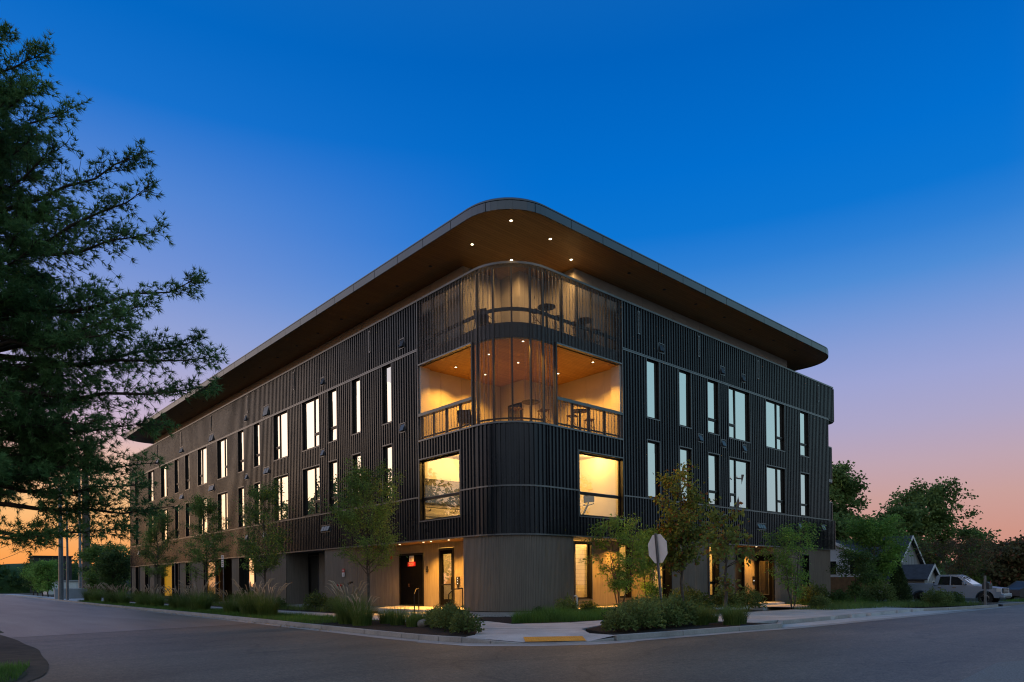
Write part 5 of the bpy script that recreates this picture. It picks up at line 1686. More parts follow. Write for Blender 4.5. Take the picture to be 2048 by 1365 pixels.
fl = [((-.6, 61.5, 0), 4.9, 1.9, .7, 71, 'leaf_dark', 'bushy tree touching the far left end of the building'), ((2.0, 70.3, 0), 6.3, 2.4, .6, 72, 'leaf_green', 'broad green tree behind the tall poles'),
      ((-1.2, 66.0, 0), 5.6, 1.6, 1.0, 73, 'leaf_green', 'upright tree with bare branch tips left of the building end'), ((2.6, 82.0, 0), 6.4, 2.6, .6, 74, 'leaf_dark', 'dark tree behind the wooden pole'),
      ((-.6, 101.0, 0), 5.0, 2.1, 1.4, 75, 'leaf_bright', 'small round verge tree nearest the poles'), ((-.3, 108.0, 0), 5.0, 2.1, 1.4, 76, 'leaf_bright', 'second small round verge tree from the poles'),
      ((-.0, 115.0, 0), 4.9, 2.0, 1.4, 77, 'leaf_bright', 'third small round verge tree from the poles'), ((.4, 123.0, 0), 5.4, 2.2, 1.4, 78, 'leaf_dark', 'farthest verge tree along the left footpath')]
for b, h, r, z0, sd, mt, lb in fl:
    t = broadleaf('verge_tree', b, h, r, z0, 1, 46, 6000, (.22, .14), mt, 'bark_brown', .09, seed=sd, clump=.22, twigs=6, upsweep=.7)
    tag(t, lb, 'tree', 'trees beyond the far end of the left street')

# --- trees on the far sides of both streets, mirrored in the glass
OPP = ['tree across the left street mirrored in the panes nearest the corner', 'tree across the left street mirrored left of the nearest panes', 'tree across the left street mirrored in the middle panes', 'tree across the left street mirrored before the far panes', 'tree across the left street mirrored in the farthest panes', 'tree behind the viewer on the left', 'tree directly behind the viewer', 'tree behind the viewer on the right', 'tree across the right street near the crossing', 'small tree across the right street mirrored in the right panes', 'tree left of the viewer beyond the pine']
for i, (x, y, h, r) in enumerate(((-21.0, 29, 10.5, 3.4), (-22.0, 41, 13, 4.4), (-21.5, 49.5, 13.5, 4.4), (-22.0, 58, 14, 4.6), (-22.5, 66, 13.5, 4.4), (-27.0, -27.0, 12, 4.6), (-19.0, -33.0, 12.5, 4.8), (-10.5, -34.0, 11.0, 4.4), (-1.0, -38.0, 11.5, 4.4), (14.0, -41.0, 8.0, 3.4), (-31.0, -14.0, 12, 4.6))):
    t = broadleaf('opposite_tree', (x, y, -.05), h, r, 1.6, 1, 50, 4200, (.42, .30), 'leaf_far', 'bark_brown', .2, seed=120 + i, clump=.4, twigs=6, upsweep=.55)
    tag(t, OPP[i], 'tree', 'trees across the street mirrored in the panes')

# --- ornamental grasses with plumes
def blades(n, r0, L, lean, w, seed, seg=3):
    rg = np.random.default_rng(seed)
    a = rg.random(n) * 2 * PI; rr = r0 * np.sqrt(rg.random(n))
    base = np.stack([rr * np.cos(a), rr * np.sin(a), np.zeros(n)], 1)
    a2 = a + rg.normal(scale=.7, size=n)
    out = np.stack([np.cos(a2), np.sin(a2), np.zeros(n)], 1)
    ln = L * rg.uniform(.55, 1.1, n); le = lean * rg.uniform(.25, 1.3, n)
    side = np.stack([-np.sin(a2), np.cos(a2), np.zeros(n)], 1)
    rows = []
    for i in range(seg + 1):
        t = i / seg
        p = base + out * (le * ln * t ** 1.9)[:, None] + np.array([0, 0, 1.0]) * (ln * (t - .38 * le * t ** 2.4))[:, None]
        ww = w * (1 - t * .92)
        rows.append(p + side * ww); rows.append(p - side * ww)
    V = np.stack(rows, 1).reshape(-1, 3)
    k = 2 * (seg + 1)
    F = np.concatenate([np.stack([np.arange(n) * k + 2 * i, np.arange(n) * k + 2 * i + 1, np.arange(n) * k + 2 * i + 3, np.arange(n) * k + 2 * i + 2], 1) for i in range(seg)])
    return V, F


def fountain_grass(name, R_, L, n, plumes, seed, mat='grass_blade'):
    k = empty(name)
    V, F = blades(n, R_, L, .62, .0055, seed)
    obj('blades', np_mesh('blades', V, F, mat), k)
    if plumes:
        rg = random.Random(seed); Vs = []; mb = MB(); stalk = MB()
        for i in range(plumes):
            a = rg.uniform(0, 2 * PI); r = R_ * rg.uniform(.2, .9); le = rg.uniform(.15, .55)
            p0 = Vector((r * math.cos(a), r * math.sin(a), L * .3)); ln = L * rg.uniform(.80, 1.08)
            o_ = Vector((math.cos(a), math.sin(a), 0))
            p1 = p0 + o_ * le * ln * .5 + UP * ln * .6; p2 = p0 + o_ * le * ln * 1.0 + UP * ln * .86; p3 = p2 + o_ * .10 + UP * .02
            stalk.tube([p0, p1], .003, 3, cap=False)
            mb.tube([p1, p1.lerp(p2, .35), p2, p3], [.004, .017, .015, .003], 5)
        mb.build('plumes', 'plume', k, smooth=True); stalk.build('stalks', 'plume', k)
    return k


FG = [fountain_grass('fountain_grass', .34, 1.0, 1100, 16, 81), fountain_grass('fountain_grass', .40, 1.1, 1200, 18, 82), fountain_grass('fountain_grass', .3, .85, 900, 12, 83)]
used = [False] * 3


def place(protos, flags, i, x, y, rz, s, label, group, cat, z=None):
    o = protos[i] if not flags[i] else copy_tree(protos[i])
    flags[i] = True
    o.location = (x, y, (.12 if z is None else z) + zg(x)); o.rotation_euler = (0, 0, rz); o.scale = (s, s, s)
    tag(o, label, cat, group)
    return o


GR = [(-6.15, 1.4, 1.2, 'largest fountain grass clump by the nearest street tree'), (-5.75, 2.3, 1.0, 'fountain grass clump behind the largest one'), (-6.4, .2, 1.0, 'fountain grass clump spilling to the kerb at the nearest bed'),
      (-5.9, 9.0, 1.15, 'plumed grass left of the grey walk gap'), (-6.0, 10.4, 1.2, 'plumed grass under the second street tree'), (-5.6, 11.8, 1.1, 'plumed grass just past the second street tree'), (-5.9, 13.2, 1.0, 'plumed grass right of the no parking sign'),
      (-5.7, 18.2, 1.2, 'plumed grass left of the no parking sign'), (-5.6, 19.6, 1.15, 'plumed grass under the third street tree'), (-5.5, 21.4, 1.1, 'plumed grass past the third street tree'), (-5.4, 23.3, 1.0, 'plumed grass before the brown amber bay'),
      (-5.3, 27.6, 1.2, 'plumed grass under the fourth street tree'), (-5.2, 29.4, 1.2, 'plumed grass past the fourth street tree'), (-5.1, 31.8, 1.0, 'plumed grass before the bright amber bay'),
      (-5.0, 37.5, 1.3, 'plumed grass before the dark slot windows'), (-4.9, 39.6, 1.3, 'plumed grass before the middle pale piers'), (-4.7, 43.0, 1.1, 'plumed grass before the far piers'),
      (-4.5, 49.5, 1.5, 'pale plumed grass clump near the building end'), (-4.4, 52.0, 1.4, 'far pale plumed grass clump at the building end')]
for i, (x, y, s, lb) in enumerate(GR):
    place(FG, used, i % 3, x, y, i * 1.3, s, lb, 'plumed grasses along the left kerb', 'ornamental grass')
GM = [fountain_grass('grass_clump', .20, .62, 520, 0, 84), fountain_grass('grass_clump', .26, .55, 560, 0, 85)]
u2 = [False] * 2
for i, (x, y, s, lb) in enumerate(((-5.55, -.6, 1.2, 'fine grass tuft right of the largest fountain grass'), (-5.2, -1.4, 1.15, 'fine grass tuft left of the boulder'), (-5.7, -1.7, 1.0, 'low grass tuft at the kerb near the boulder'), (-5.0, -2.3, 1.2, 'lime grass tuft right of the boulder'), (-5.3, .5, 1.1, 'fine grass tuft under the nearest street tree'))):
    place(GM, u2, i % 2, x, y, i * 1.7, s, lb, 'fine grass tufts in the corner bed', 'grass tuft')
for i, (x, y, s, lb) in enumerate(((.9, -8.9, 1.25, 'arching green grass at the right tip of planter'), (1.6, -8.6, 1.3, 'arching grass beside the parking bay kerb'), (.3, -8.2, 1.2, 'arching grass right of the planter shrubs'), (1.7, -7.6, 1.15, 'arching grass behind the planter tip'), (1.0, -7.4, 1.2, 'arching grass by the sparse maple'))):
    place(GM, u2, i % 2, x, y, i * 1.1, s, lb, 'arching grasses at the end of the planter', 'grass tuft')

# continuous low planting: lawn strips, sedge beds
def lawn_patch(name, poly, n, L, w, mat, seed, lean=.4, dz=.12):
    rg = np.random.default_rng(seed)
    xs = [p[0] for p in poly]; ys = [p[1] for p in poly]
    pts = []
    while len(pts) < n:
        c = np.stack([rg.uniform(min(xs), max(xs), n), rg.uniform(min(ys), max(ys), n)], 1)
        ins = np.zeros(n, bool)
        for i in range(len(poly)):
            (x0, y0), (x1, y1) = poly[i], poly[i - 1]
            cond = ((y0 > c[:, 1]) != (y1 > c[:, 1])) & (c[:, 0] < (x1 - x0) * (c[:, 1] - y0) / ((y1 - y0) if abs(y1 - y0) > 1e-9 else 1e-9) + x0)
            ins ^= cond
        pts.extend(c[ins].tolist())
    pts = np.array(pts[:n])
    V, F = blades(n, .001, L, lean, w, seed, 2)
    k = 6
    hs = np.clip(np.array([mnoise.noise((p[0] * .9, p[1] * .9, 3.0)) for p in pts]) * .5 + .9, .45, 1.4)
    V = V.reshape(n, k, 3); V *= hs[:, None, None]
    V[:, :, 0] += pts[:, 0:1]; V[:, :, 1] += pts[:, 1:2]; V[:, :, 2] += (dz - .008 * np.clip(pts[:, 0], 0, 60))[:, None]
    o = obj(name, np_mesh(name, V.reshape(-1, 3), F, mat)); o['kind'] = 'stuff'
    return o


lawn_patch('grass', [(-7.2, 2.2), (-6.9, 8), (-6.3, 25), (-5.8, 40), (-5.1, 54), (-4.2, 54), (-4.4, 30), (-4.5, 2.2)], 26000, .20, .006, 'lawn_blade', 91)
lawn_patch('grass', [(-15.9, -4.0), (-16.4, -6.5), (-17.6, -8.0), (-22, -8.6), (-22, -3.7), (-18, -3.8)], 22000, .17, .006, 'lawn_blade', 92, dz=.0)
lawn_patch('sedge_grass', [(-2.8, -3.1), (-1.2, -4.0), (1.6, -4.2), (5.6, -4.2), (5.2, -2.4), (2.2, -1.6), (.2, -1.4), (-1.6, -1.9)], 13000, .48, .006, 'lawn_blade', 93, .6)
lawn_patch('sedge_grass', [(20.5, -6.8), (28.4, -8.9), (28.4, -6.8), (21.5, -3.2), (14, -4.5), (14, -6.2)], 9000, .42, .007, 'grass_blade', 94, .6, .08)
lawn_patch('sedge_grass', [(-2.3, 9.6), (-.5, 9.6), (-.5, 55), (-1.8, 55)], 9000, .38, .007, 'grass_blade', 95, .6)
lawn_patch('grass', [(36.4, -9.1), (70, -9), (70, -7), (36.4, -7.5)], 9000, .25, .010, 'lawn_blade', 96, dz=.05)
lawn_patch('sedge_grass', [(21.5, -3.2), (29, -4), (29, -.4), (21.5, -.4)], 6000, .55, .008, 'lawn_blade', 97, .6, .08)


def shrub(name, R_, H, n, leaf, mat, seed, flat=.8):
    rg = np.random.default_rng(seed); k = empty(name)
    u = unit(rg.normal(size=(n, 3))); u[:, 2] = np.abs(u[:, 2]) * 1.0 - .12
    rad = rg.random(n) ** .38 * (1 + .22 * np.sin(u[:, 0] * 7 + seed) * np.cos(u[:, 1] * 6))
    P = u * rad[:, None] * np.array([R_, R_, H * flat]); P[:, 2] = np.maximum(P[:, 2] + H * .22, .03)
    D = u + rg.normal(scale=.6, size=(n, 3)) + np.array([0, 0, .25])
    sc = rg.uniform(.7, 1.3, n)
    V, F = leaf_quads(P, D, leaf[0] * sc, leaf[1] * sc, .1, rg)
    st = MB(); rr = random.Random(seed)
    for i in range(9):
        a = rr.uniform(0, 2 * PI); b = rr.uniform(.3, .9)
        st.tube(limb_path((0, 0, -.05), (math.cos(a) * R_ * b, math.sin(a) * R_ * b, H * rr.uniform(.5, .9)), .02, 3, .05, rr), [.014, .011, .008, .004], 5)
    st.build('stems', 'bark_brown', k)
    obj('leaves', np_mesh('leaves', V, F, mat), k)
    return k


SH = [shrub('shrub', .48, .72, 1500, (.085, .045), 'shrub_leaf', 101), shrub('shrub', .55, .85, 1800, (.085, .045), 'shrub_leaf', 102), shrub('shrub', .42, .6, 1200, (.08, .042), 'leaf_dark', 103)]
u3 = [False] * 3
LS = [(-5.55, -3.15, .95, 'low open shrub nearest the tufts in the corner bed'), (-5.9, -4.0, .95, 'low open shrub second along the corner bed'), (-6.15, -4.75, .9, 'low open shrub in the middle of corner bed'), (-6.55, -5.45, .9, 'low open shrub before the bluish plinth'), (-5.3, -2.5, .8, 'low open shrub beside the lime grass')]
for i, (x, y, s, lb) in enumerate(LS): place(SH, u3, i % 3, x, y, i * 2.1, s, lb, 'low shrubs in the corner bed', 'shrub')
PS = [(-3.55, -8.2, .95, 'first planter shrub right of the ramp'), (-2.75, -8.25, 1.1, 'second planter shrub from the ramp'), (-2.0, -8.0, 1.15, 'rounded planter shrub left of the stop sign'), (-1.3, -8.1, 1.1, 'rounded planter shrub at the stop sign foot'), (-.6, -7.9, 1.2, 'planter shrub right of the stop sign'), (.05, -7.6, 1.15, 'planter shrub before the arching grass'), (-1.6, -7.0, 1.1, 'rear planter shrub behind the stop sign'), (-.3, -6.8, 1.1, 'rear planter shrub near sparse maple'), (-2.7, -7.4, 1.0, 'rear planter shrub above the ramp landing')]
for i, (x, y, s, lb) in enumerate(PS): place(SH, u3, i % 3, x, y, i * 1.9, s, lb, 'shrubs in the kerb planter', 'shrub')
WS = [(2.2, -.9, .95, 'dark shrub at the foot of the drum'), (3.4, -1.0, 1.0, 'shrub before the tall lit window'), (5.4, -2.4, 1.0, 'shrub between the two multi stemmed trees'), (7.9, -2.6, 1.4, 'shrub behind the stop sign post'), (9.6, -2.2, 1.5, 'large shrub below the reddish maple'), (11.2, -2.6, 1.5, 'large shrub right of the reddish maple'), (12.1, -3.2, 1.3, 'shrub left of the entrance porch'), (.9, -.6, .7, 'small plant by the drum plinth')]
for i, (x, y, s, lb) in enumerate(WS): place(SH, u3, (i + 1) % 3, x, y, i * 1.4, s, lb, 'shrubs along the right street wall', 'shrub')
WS2 = [(-1.9, 10.5, 1.1, 'low shrub before the dark recessed doorway'), (-1.6, 13.2, 1.2, 'low shrub under the fire inlets'), (-1.8, 17.5, 1.1, 'low shrub below the dark recess'), (-1.5, 24, 1.3, 'shrub before the pale pier right of the brown bay'), (-1.6, 29, 1.2, 'shrub before the brown amber bay'), (-1.5, 37, 1.3, 'shrub left of the brown amber bay'), (-1.5, 48, 1.4, 'shrub before the far piers')]
for i, (x, y, s, lb) in enumerate(WS2): place(SH, u3, i % 3, x, y, i * 1.7, s, lb, 'low shrubs along the left street wall', 'shrub')
RS = [(15.3, -5.2, 1.0, 'low plant under the tree by the entrance'), (22.5, -1.6, 1.6, 'tall shrub at the last ground floor window'), (24.6, -2.2, 1.5, 'shrub below the end wall'), (26.4, -2.6, 1.5, 'shrub beyond the building end'), (27.8, -3.4, 1.7, 'shrub before the brown fence'), (27.2, -7.6, 1.25, 'shrub left of the mailbox'), (25.9, -7.4, 1.2, 'flowering shrub before the truck door'), (24.8, -7.2, 1.1, 'shrub before the truck bed'), (-1.2, 2.2, .75, 'plant beside the right stair rail')]
for i, (x, y, s, lb) in enumerate(RS): place(SH, u3, i % 3, x, y, i * 1.2, s, lb, 'shrubs toward the truck' if i < 8 else None, 'shrub')

# pebbles at the foot of the drum
mb = MB(); rr = random.Random(5)
for i in range(420):
    a = rr.uniform(PI * .95, PI * 1.42); r = rr.uniform(2.1, 3.0)
    x, y, s = RC + r * math.cos(a) , RC + r * math.sin(a), rr.uniform(.03, .07)
    mb.add([(x - s, y, .14), (x, y - s, .14), (x + s, y, .14), (x, y + s, .14), (x + rr.uniform(-.01, .01), y, .14 + s * .8)], [(0, 1, 4), (1, 2, 4), (2, 3, 4), (3, 0, 4)])
o = mb.build('gravel', 'stone_grey'); o['kind'] = 'stuff'
o = bpy.data.objects.new('boulder', None)
bm = bmesh.new(); bmesh.ops.create_icosphere(bm, subdivisions=3, radius=.3)
for v in bm.verts: v.co *= 1 + .25 * mnoise.noise(v.co * 3.1); v.co.z *= .55
me = bpy.data.meshes.new('boulder'); bm.to_mesh(me); bm.free(); me.materials.append(MATS['stone_grey'])
bo = obj('boulder', me, None, (-5.15, -1.05, .24)); tag(bo, 'pale landscape boulder among the grass tufts', 'boulder')
bo2 = bo.copy(); COL.objects.link(bo2); bo2.location = (-5.45, -2.0, .22); bo2.scale = (.7, .8, .9); bo2.rotation_euler = (0, 0, 1.4); tag(bo2, 'smaller pale boulder nearer the ramp', 'boulder')

# dry leaves and grit that gather along the left gutter
rg = np.random.default_rng(77); n = 900
yy_ = rg.uniform(0, 48, n) ; xx_ = np.interp(yy_, [p[1] for p in KL[::-1]], [p[0] for p in KL[::-1]]) - rg.gamma(1.4, .10, n) - .03
P = np.stack([xx_, yy_, np.full(n, .014)], 1)
V, F = leaf_quads(P, np.stack([rg.normal(size=n), rg.normal(size=n), np.abs(rg.normal(scale=.15, size=n))], 1), rg.uniform(.03, .09, n), rg.uniform(.02, .05, n), 0, rg)
o = obj('fallen_leaves', np_mesh('fallen_leaves', V, F, 'plume')); o['kind'] = 'stuff'
# ------------------------------------------------------------------ street furniture
k = empty('stop_sign', (.05, -7.06, .08))
tag(k, 'octagonal road sign seen from its pale back on a leaning steel post', 'road sign')
tilt = Vector((-.055, .05, 1)).normalized()
fwd = Vector((math.cos(-.25), math.sin(-.25), 0)); fwd = (fwd - tilt * fwd.dot(tilt)).normalized(); sidev = tilt.cross(fwd).normalized()
def sgn(a, b_, c): return sidev * a + fwd * b_ + tilt * c
mb = MB()
H = 2.88
pr = [(-.045, -.02), (-.02, -.02), (-.02, .015), (.02, .015), (.02, -.02), (.045, -.02), (.045, -.012), (.028, -.012), (.028, .024), (-.028, .024), (-.028, -.012), (-.045, -.012)]
n = len(pr)
mb.add([sgn(a, b_ - .03, z) for z in (0, H) for a, b_ in pr], [(i, (i + 1) % n, n + (i + 1) % n, n + i) for i in range(n)] + [tuple(range(n, 2 * n))])
mb.build('post', 'galvanised', k)
mb = MB(); zc = 2.40; r = .445
ring = [(r / math.cos(PI / 8) * math.cos(PI / 8 + i * PI / 4), r / math.cos(PI / 8) * math.sin(PI / 8 + i * PI / 4)) for i in range(8)]
mb.add([sgn(a, .0, zc + c) for a, c in ring] + [sgn(a, .004, zc + c) for a, c in ring], [tuple(range(8)), tuple(range(15, 7, -1))] + [(i, (i + 1) % 8, 8 + (i + 1) % 8, 8 + i) for i in range(8)])
mb.build('plate', 'sign_back', k)
mb = MB(); mb.add([sgn(a * .97, .0055, zc + c * .97) for a, c in ring], [tuple(range(7, -1, -1))]); mb.build('red_face', 'sign_red', k)
for zz in (2.15, 2.65): MB().tube([sgn(0, -.058, zz), sgn(0, .0, zz)], .012, 8).build('bolt', 'galvanised', k)

k = empty('parking_sign', (-4.95, 16.9, .1)); tag(k, 'small white no parking sign on a thin post beside the left kerb', 'road sign')
MB().tube([(0, 0, 0), (0, 0, 2.92)], .028, 8).build('post', 'galvanised', k)
MB().box(-.045, -.035, -.165, .165, 2.32, 2.94).build('plate', 'sign_white', k)
for tx, s, z in (('NO', .13, 2.85), ('PARKING', .075, 2.72), ('HERE TO', .06, 2.60), ('CORNER', .06, 2.50), ('ANY TIME', .05, 2.40)): text(tx, s, (-.047, 0, z), 'X', 'frame_black', k)
k = empty('vent_pipe', (2.45, -1.2, .1)); tag(k, 'thin white bent vent pipe standing before the drum plinth', 'pipe')
MB().tube([(0, 0, 0), (0, 0, .74), (-.03, .02, .80), (-.10, .06, .80)], .034, 8).build('pipe', 'white_paint', k)

# poles and wires at the far left
def pole(name, x, y, h, r, mat, label, cat='pole', arms=0):
    k = empty(name, (x, y, 0)); tag(k, label, cat, 'utility and guy poles')
    MB().tube([(0, 0, -.1), (.03, 0, h * .5), (0, .05, h)], [r, r * .85, r * .65], 12).build('shaft', mat, k)
    for i in range(arms):
        MB().box(-1.2, 1.2, -.06, .06, h - .5 - i * .9, h - .38 - i * .9).build('crossarm', mat, k)
        for dx in (-1.0, -.5, .5, 1.0): MB().tube([(dx, 0, h - .38 - i * .9), (dx, 0, h - .2 - i * .9)], .04, 6).build('insulator', 'chrome', k)
    return k


pole('utility_pole', -4.05, 68.7, 12.5, .26, 'galvanised', 'thick grey utility pole at the far kerb on the left', arms=1)
pole('guy_pole', -3.3, 69.6, 10.8, .13, 'galvanised', 'slim grey pole standing just right of the thick grey one')
pole('utility_pole', 1.9, 88.0, 19.0, .55, 'pole_wood', 'tall brown wooden pole left of the building end', arms=1)
pole('conduit_pole', .9, 86.5, 17.0, .20, 'galvanised', 'thin grey conduit pole close beside the brown pole')
for i, (a, c) in enumerate((((-4.05, 68.7, 8.6), (-14, 190, 9)), ((-4.05, 68.7, 7.4), (-12, 190, 7)), ((-4.05, 68.7, 10.5), (-13, 190, 10)))):
    pth = limb_path(a, c, -.02, 10, 0); o = MB().tube(pth, .03, 4, cap=False).build('overhead_wire', 'rubber')
    tag(o, ('lowest', 'middle', 'highest')[(1, 0, 2)[i]] + ' overhead wire running left from the grey pole', 'wire', 'wires from the grey pole')
pole('utility_pole', 47.0, -17.0, 12.3, .2, 'pole_wood', 'wooden pole across the right street mirrored in a second floor pane', arms=1)
# far left buildings
k = empty('warehouse', (0, 0, 0)); tag(k, 'long low white warehouse behind the poles and trees', 'building')
MB().box(6, 32, 104, 112, 0, 3.6).build('wall', 'siding_white', k); MB().box(5.8, 32.2, 103.8, 112.2, 3.6, 3.85).build('roof', 'roof_shingle', k)
for i in range(5): MB().box(8 + i * 4.5, 11 + i * 4.5, 103.95, 104, 0, 2.6).build('door', 'fascia_metal', k)
k = empty('shed', (0, 0, 0)); tag(k, 'white shed with panelled doors beyond the small verge trees', 'building')
MB().box(4.5, 12, 138, 143, 0, 2.5).build('wall', 'siding_white', k); MB().box(4.2, 12.3, 137.7, 143.3, 2.5, 2.75).build('roof', 'siding_grey', k)
for i in range(3): MB().box(5.0 + i * 2.3, 7.0 + i * 2.3, 137.95, 138, 0, 2.2).build('door', 'white_paint', k)
k = empty('dark_building', (0, 0, 0)); tag(k, 'flat topped dark brown block rising above the distant green treeline', 'building')
MB().box(10.5, 19, 200, 208, 0, 9.4).build('wall', 'dark_wall', k); MB().box(10.2, 19.3, 199.7, 208.3, 9.4, 9.8).build('roof', 'core_dark', k)
k = empty('low_wall', (0, 0, 0)); tag(k, 'short tan masonry wall behind the grey pole', 'wall')
MB().box(-3.2, 0.5, 78.0, 78.5, 0, 1.15).build('body', 'siding_grey', k); MB().box(-3.3, .6, 77.95, 78.55, 1.15, 1.28).build('cap', 'concrete', k)
k = empty('dumpster', (1.4, 77.2, 0)); tag(k, 'dark waste container under the trees left of the building end', 'container')
MB().add([(-1, -.8, .15), (1, -.8, .15), (1, .8, .15), (-1, .8, .15), (-1.1, -.9, 1.35), (1.1, -.9, 1.35), (1.1, .9, 1.35), (-1.1, .9, 1.35)], [(0, 3, 2, 1), (4, 5, 6, 7), (0, 1, 5, 4), (1, 2, 6, 5), (2, 3, 7, 6), (3, 0, 4, 7)]).build('body', 'dark_grey', k)
MB().add([(-1.12, -.92, 1.36), (1.12, -.92, 1.36), (1.12, .92, 1.55), (-1.12, .92, 1.55)], [(0, 1, 2, 3)]).build('lid', 'black_plastic', k)
# hill / distant treeline on the left
mb = MB(); pts = []
for i in range(61):
    x = -60 + i * 3.2
    h = 8.2 + 1.0 * mnoise.noise((i * .33, 0, 1)) + .5 * mnoise.noise((i * 1.3, 2, 1))
    for y, zz in ((214, -1), (218, h * .7), (226, h), (250, h * .9), (270, -1)): pts.append((x, y, zz))
mb.add(pts, [(i * 5 + j, (i + 1) * 5 + j, (i + 1) * 5 + j + 1, i * 5 + j + 1) for i in range(60) for j in range(4)])
o = mb.build('hill', 'hill_green', None, smooth=True); o['kind'] = 'structure'
rg = np.random.default_rng(9); n = 14000
P = np.stack([rg.uniform(-60, 130, n), rg.uniform(213, 226, n), rg.random(n) ** .8 * 8.6], 1)
P[:, 2] *= .8 + .25 * np.sin(P[:, 0] * .5) * np.sin(P[:, 0] * .17 + 1)
V, F = leaf_quads(P, rg.normal(size=(n, 3)) + np.array([0, 0, .6]), rg.uniform(.7, 1.5, n), rg.uniform(.5, 1.1, n), .1, rg)
o = obj('distant_woods', np_mesh('distant_woods', V, F, 'leaf_dark')); o['kind'] = 'stuff'
n = 12000
P = np.stack([rg.uniform(75, 190, n), rg.uniform(-20, 95, n), rg.random(n) ** .8 * 5.0 - .5], 1)
V, F = leaf_quads(P, rg.normal(size=(n, 3)) + np.array([0, 0, .6]), rg.uniform(.6, 1.3, n), rg.uniform(.5, 1.0, n), .1, rg)
o = obj('distant_woods', np_mesh('distant_woods', V, F, 'leaf_dark')); o['kind'] = 'stuff'


# ------------------------------------------------------------------ houses on the right street
def gable_house(name, label, cx, cy, wx, ly, eave, ridge, mat, axis='Y', over=.35, boards=0, windows=()):
    """gable end faces -axis; ridge runs along axis"""
    k = empty(name, (cx, cy, -.4)); tag(k, label, 'house', 'houses beyond the building')
    P = lambda a, b_, z: (a, b_, z) if axis == 'Y' else (b_, -a, z)
    hw = wx / 2
    V = [P(-hw, 0, 0), P(hw, 0, 0), P(hw, 0, eave), P(0, 0, ridge), P(-hw, 0, eave), P(-hw, ly, 0), P(hw, ly, 0), P(hw, ly, eave), P(0, ly, ridge), P(-hw, ly, eave)]
    MB().add(V, [(0, 1, 2, 3, 4), (9, 8, 7, 6, 5), (1, 6, 7, 2), (5, 0, 4, 9)]).build('wall', mat, k)
    sl = (ridge - eave) / hw
    rf = MB()
    for s in (-1, 1):
        a0, z0 = s * (hw + over), eave - over * sl; t = .10
        rf.hexa([P(a0, -over, z0), P(a0, ly + over, z0), P(0, ly + over, ridge), P(0, -over, ridge), P(a0, -over, z0 + t), P(a0, ly + over, z0 + t), P(0, ly + over, ridge + t), P(0, -over, ridge + t)])
    rfo = rf.build('roof', 'roof_shingle', k)
    for s in (-1, 1):
        a0, z0 = s * (hw + over), eave - over * sl
        MB().hexa([P(a0, -over - .04, z0 - .14), P(0, -over - .04, ridge - .14), P(0, -over - .01, ridge - .14), P(a0, -over - .01, z0 - .14),
                   P(a0, -over - .04, z0 + .12), P(0, -over - .04, ridge + .12), P(0, -over - .01, ridge + .12), P(a0, -over - .01, z0 + .12)]).build('bargeboard', 'white_paint', rfo)
    for i in range(boards):
        a = -hw + (i + .5) * wx / boards
        top = eave + (hw - abs(a)) * sl - .15
        MB().hexa([P(a - .03, -.03, .3), P(a + .03, -.03, .3), P(a + .03, -.002, .3), P(a - .03, -.002, .3), P(a - .03, -.03, top), P(a + .03, -.03, top), P(a + .03, -.002, top), P(a - .03, -.002, top)]).build('batten', mat, k)
    for (a, z, w, h) in windows:
        wv = MB().hexa([P(a - w / 2 - .08, -.05, z - .08), P(a + w / 2 + .08, -.05, z - .08), P(a + w / 2 + .08, -.003, z - .08), P(a - w / 2 - .08, -.003, z - .08), P(a - w / 2 - .08, -.05, z + h + .08), P(a + w / 2 + .08, -.05, z + h + .08), P(a + w / 2 + .08, -.003, z + h + .08), P(a - w / 2 - .08, -.003, z + h + .08)]).build('window', 'white_paint', k)
        MB().add([P(a - w / 2, -.055, z), P(a + w / 2, -.055, z), P(a + w / 2, -.055, z + h), P(a - w / 2, -.055, z + h)], [(0, 1, 2, 3)]).build('pane', 'glass_dark', wv)
    return k


gable_house('house', 'tall grey board and batten house with steep dark gable behind the evergreens', 49.5, 2.0, 6.4, 9.0, 2.9, 5.5, 'siding_grey', 'Y', .35, 9, ((1.2, 1.6, .8, 1.2),))
gable_house('garage', 'small low garage with dark hipped gable roof behind truck', 45.2, -1.0, 2.9, 4.5, 1.85, 2.85, 'siding_grey', 'Y', .3, 4, ((.6, .9, .6, .6),))
gable_house('white_house', 'white house with dark roof and shuttered windows beside the building end', 45.5, 7.2, 7.0, 9.0, 3.6, 5.3, 'siding_white', 'X', .4, 0, ((-1.9, 2.2, .7, 1.2), (.2, 2.2, .7, 1.2), (2.1, 2.2, .7, 1.2)))
gable_house('end_house', 'dim grey house half hidden by dark trees at the right edge', 62.0, -7.5, 6.0, 6.0, 2.4, 4.2, 'siding_grey', 'X', .4, 0, ((-1.0, 1.0, .9, 1.1),))
# timber fence: boards and posts
k = empty('timber_fence', (0, 0, -.28)); tag(k, 'brown timber board fence right of the building end', 'fence')
fa, fb = Vector((33.6, 4.0)), Vector((37.2, .75)); t = (fb - fa).normalized(); nb = int((fb - fa).length / .15)
fm = None
for i in range(nb):
    p = fa + t * i * .15; q = p + t * .142; nn = Vector((t.y, -t.x)) * .02
    MB().hexa([(p.x, p.y, .05), (q.x, q.y, .05), (q.x + nn.x, q.y + nn.y, .05), (p.x + nn.x, p.y + nn.y, .05), (p.x, p.y, 1.85), (q.x, q.y, 1.85), (q.x + nn.x, q.y + nn.y, 1.85), (p.x + nn.x, p.y + nn.y, 1.85)]).build('board', 'fence_wood', k)
for p in (fa, fb): MB().box(p.x - .06, p.x + .06, p.y - .06, p.y + .06, 0, 1.98).build('post', 'fence_wood', k)

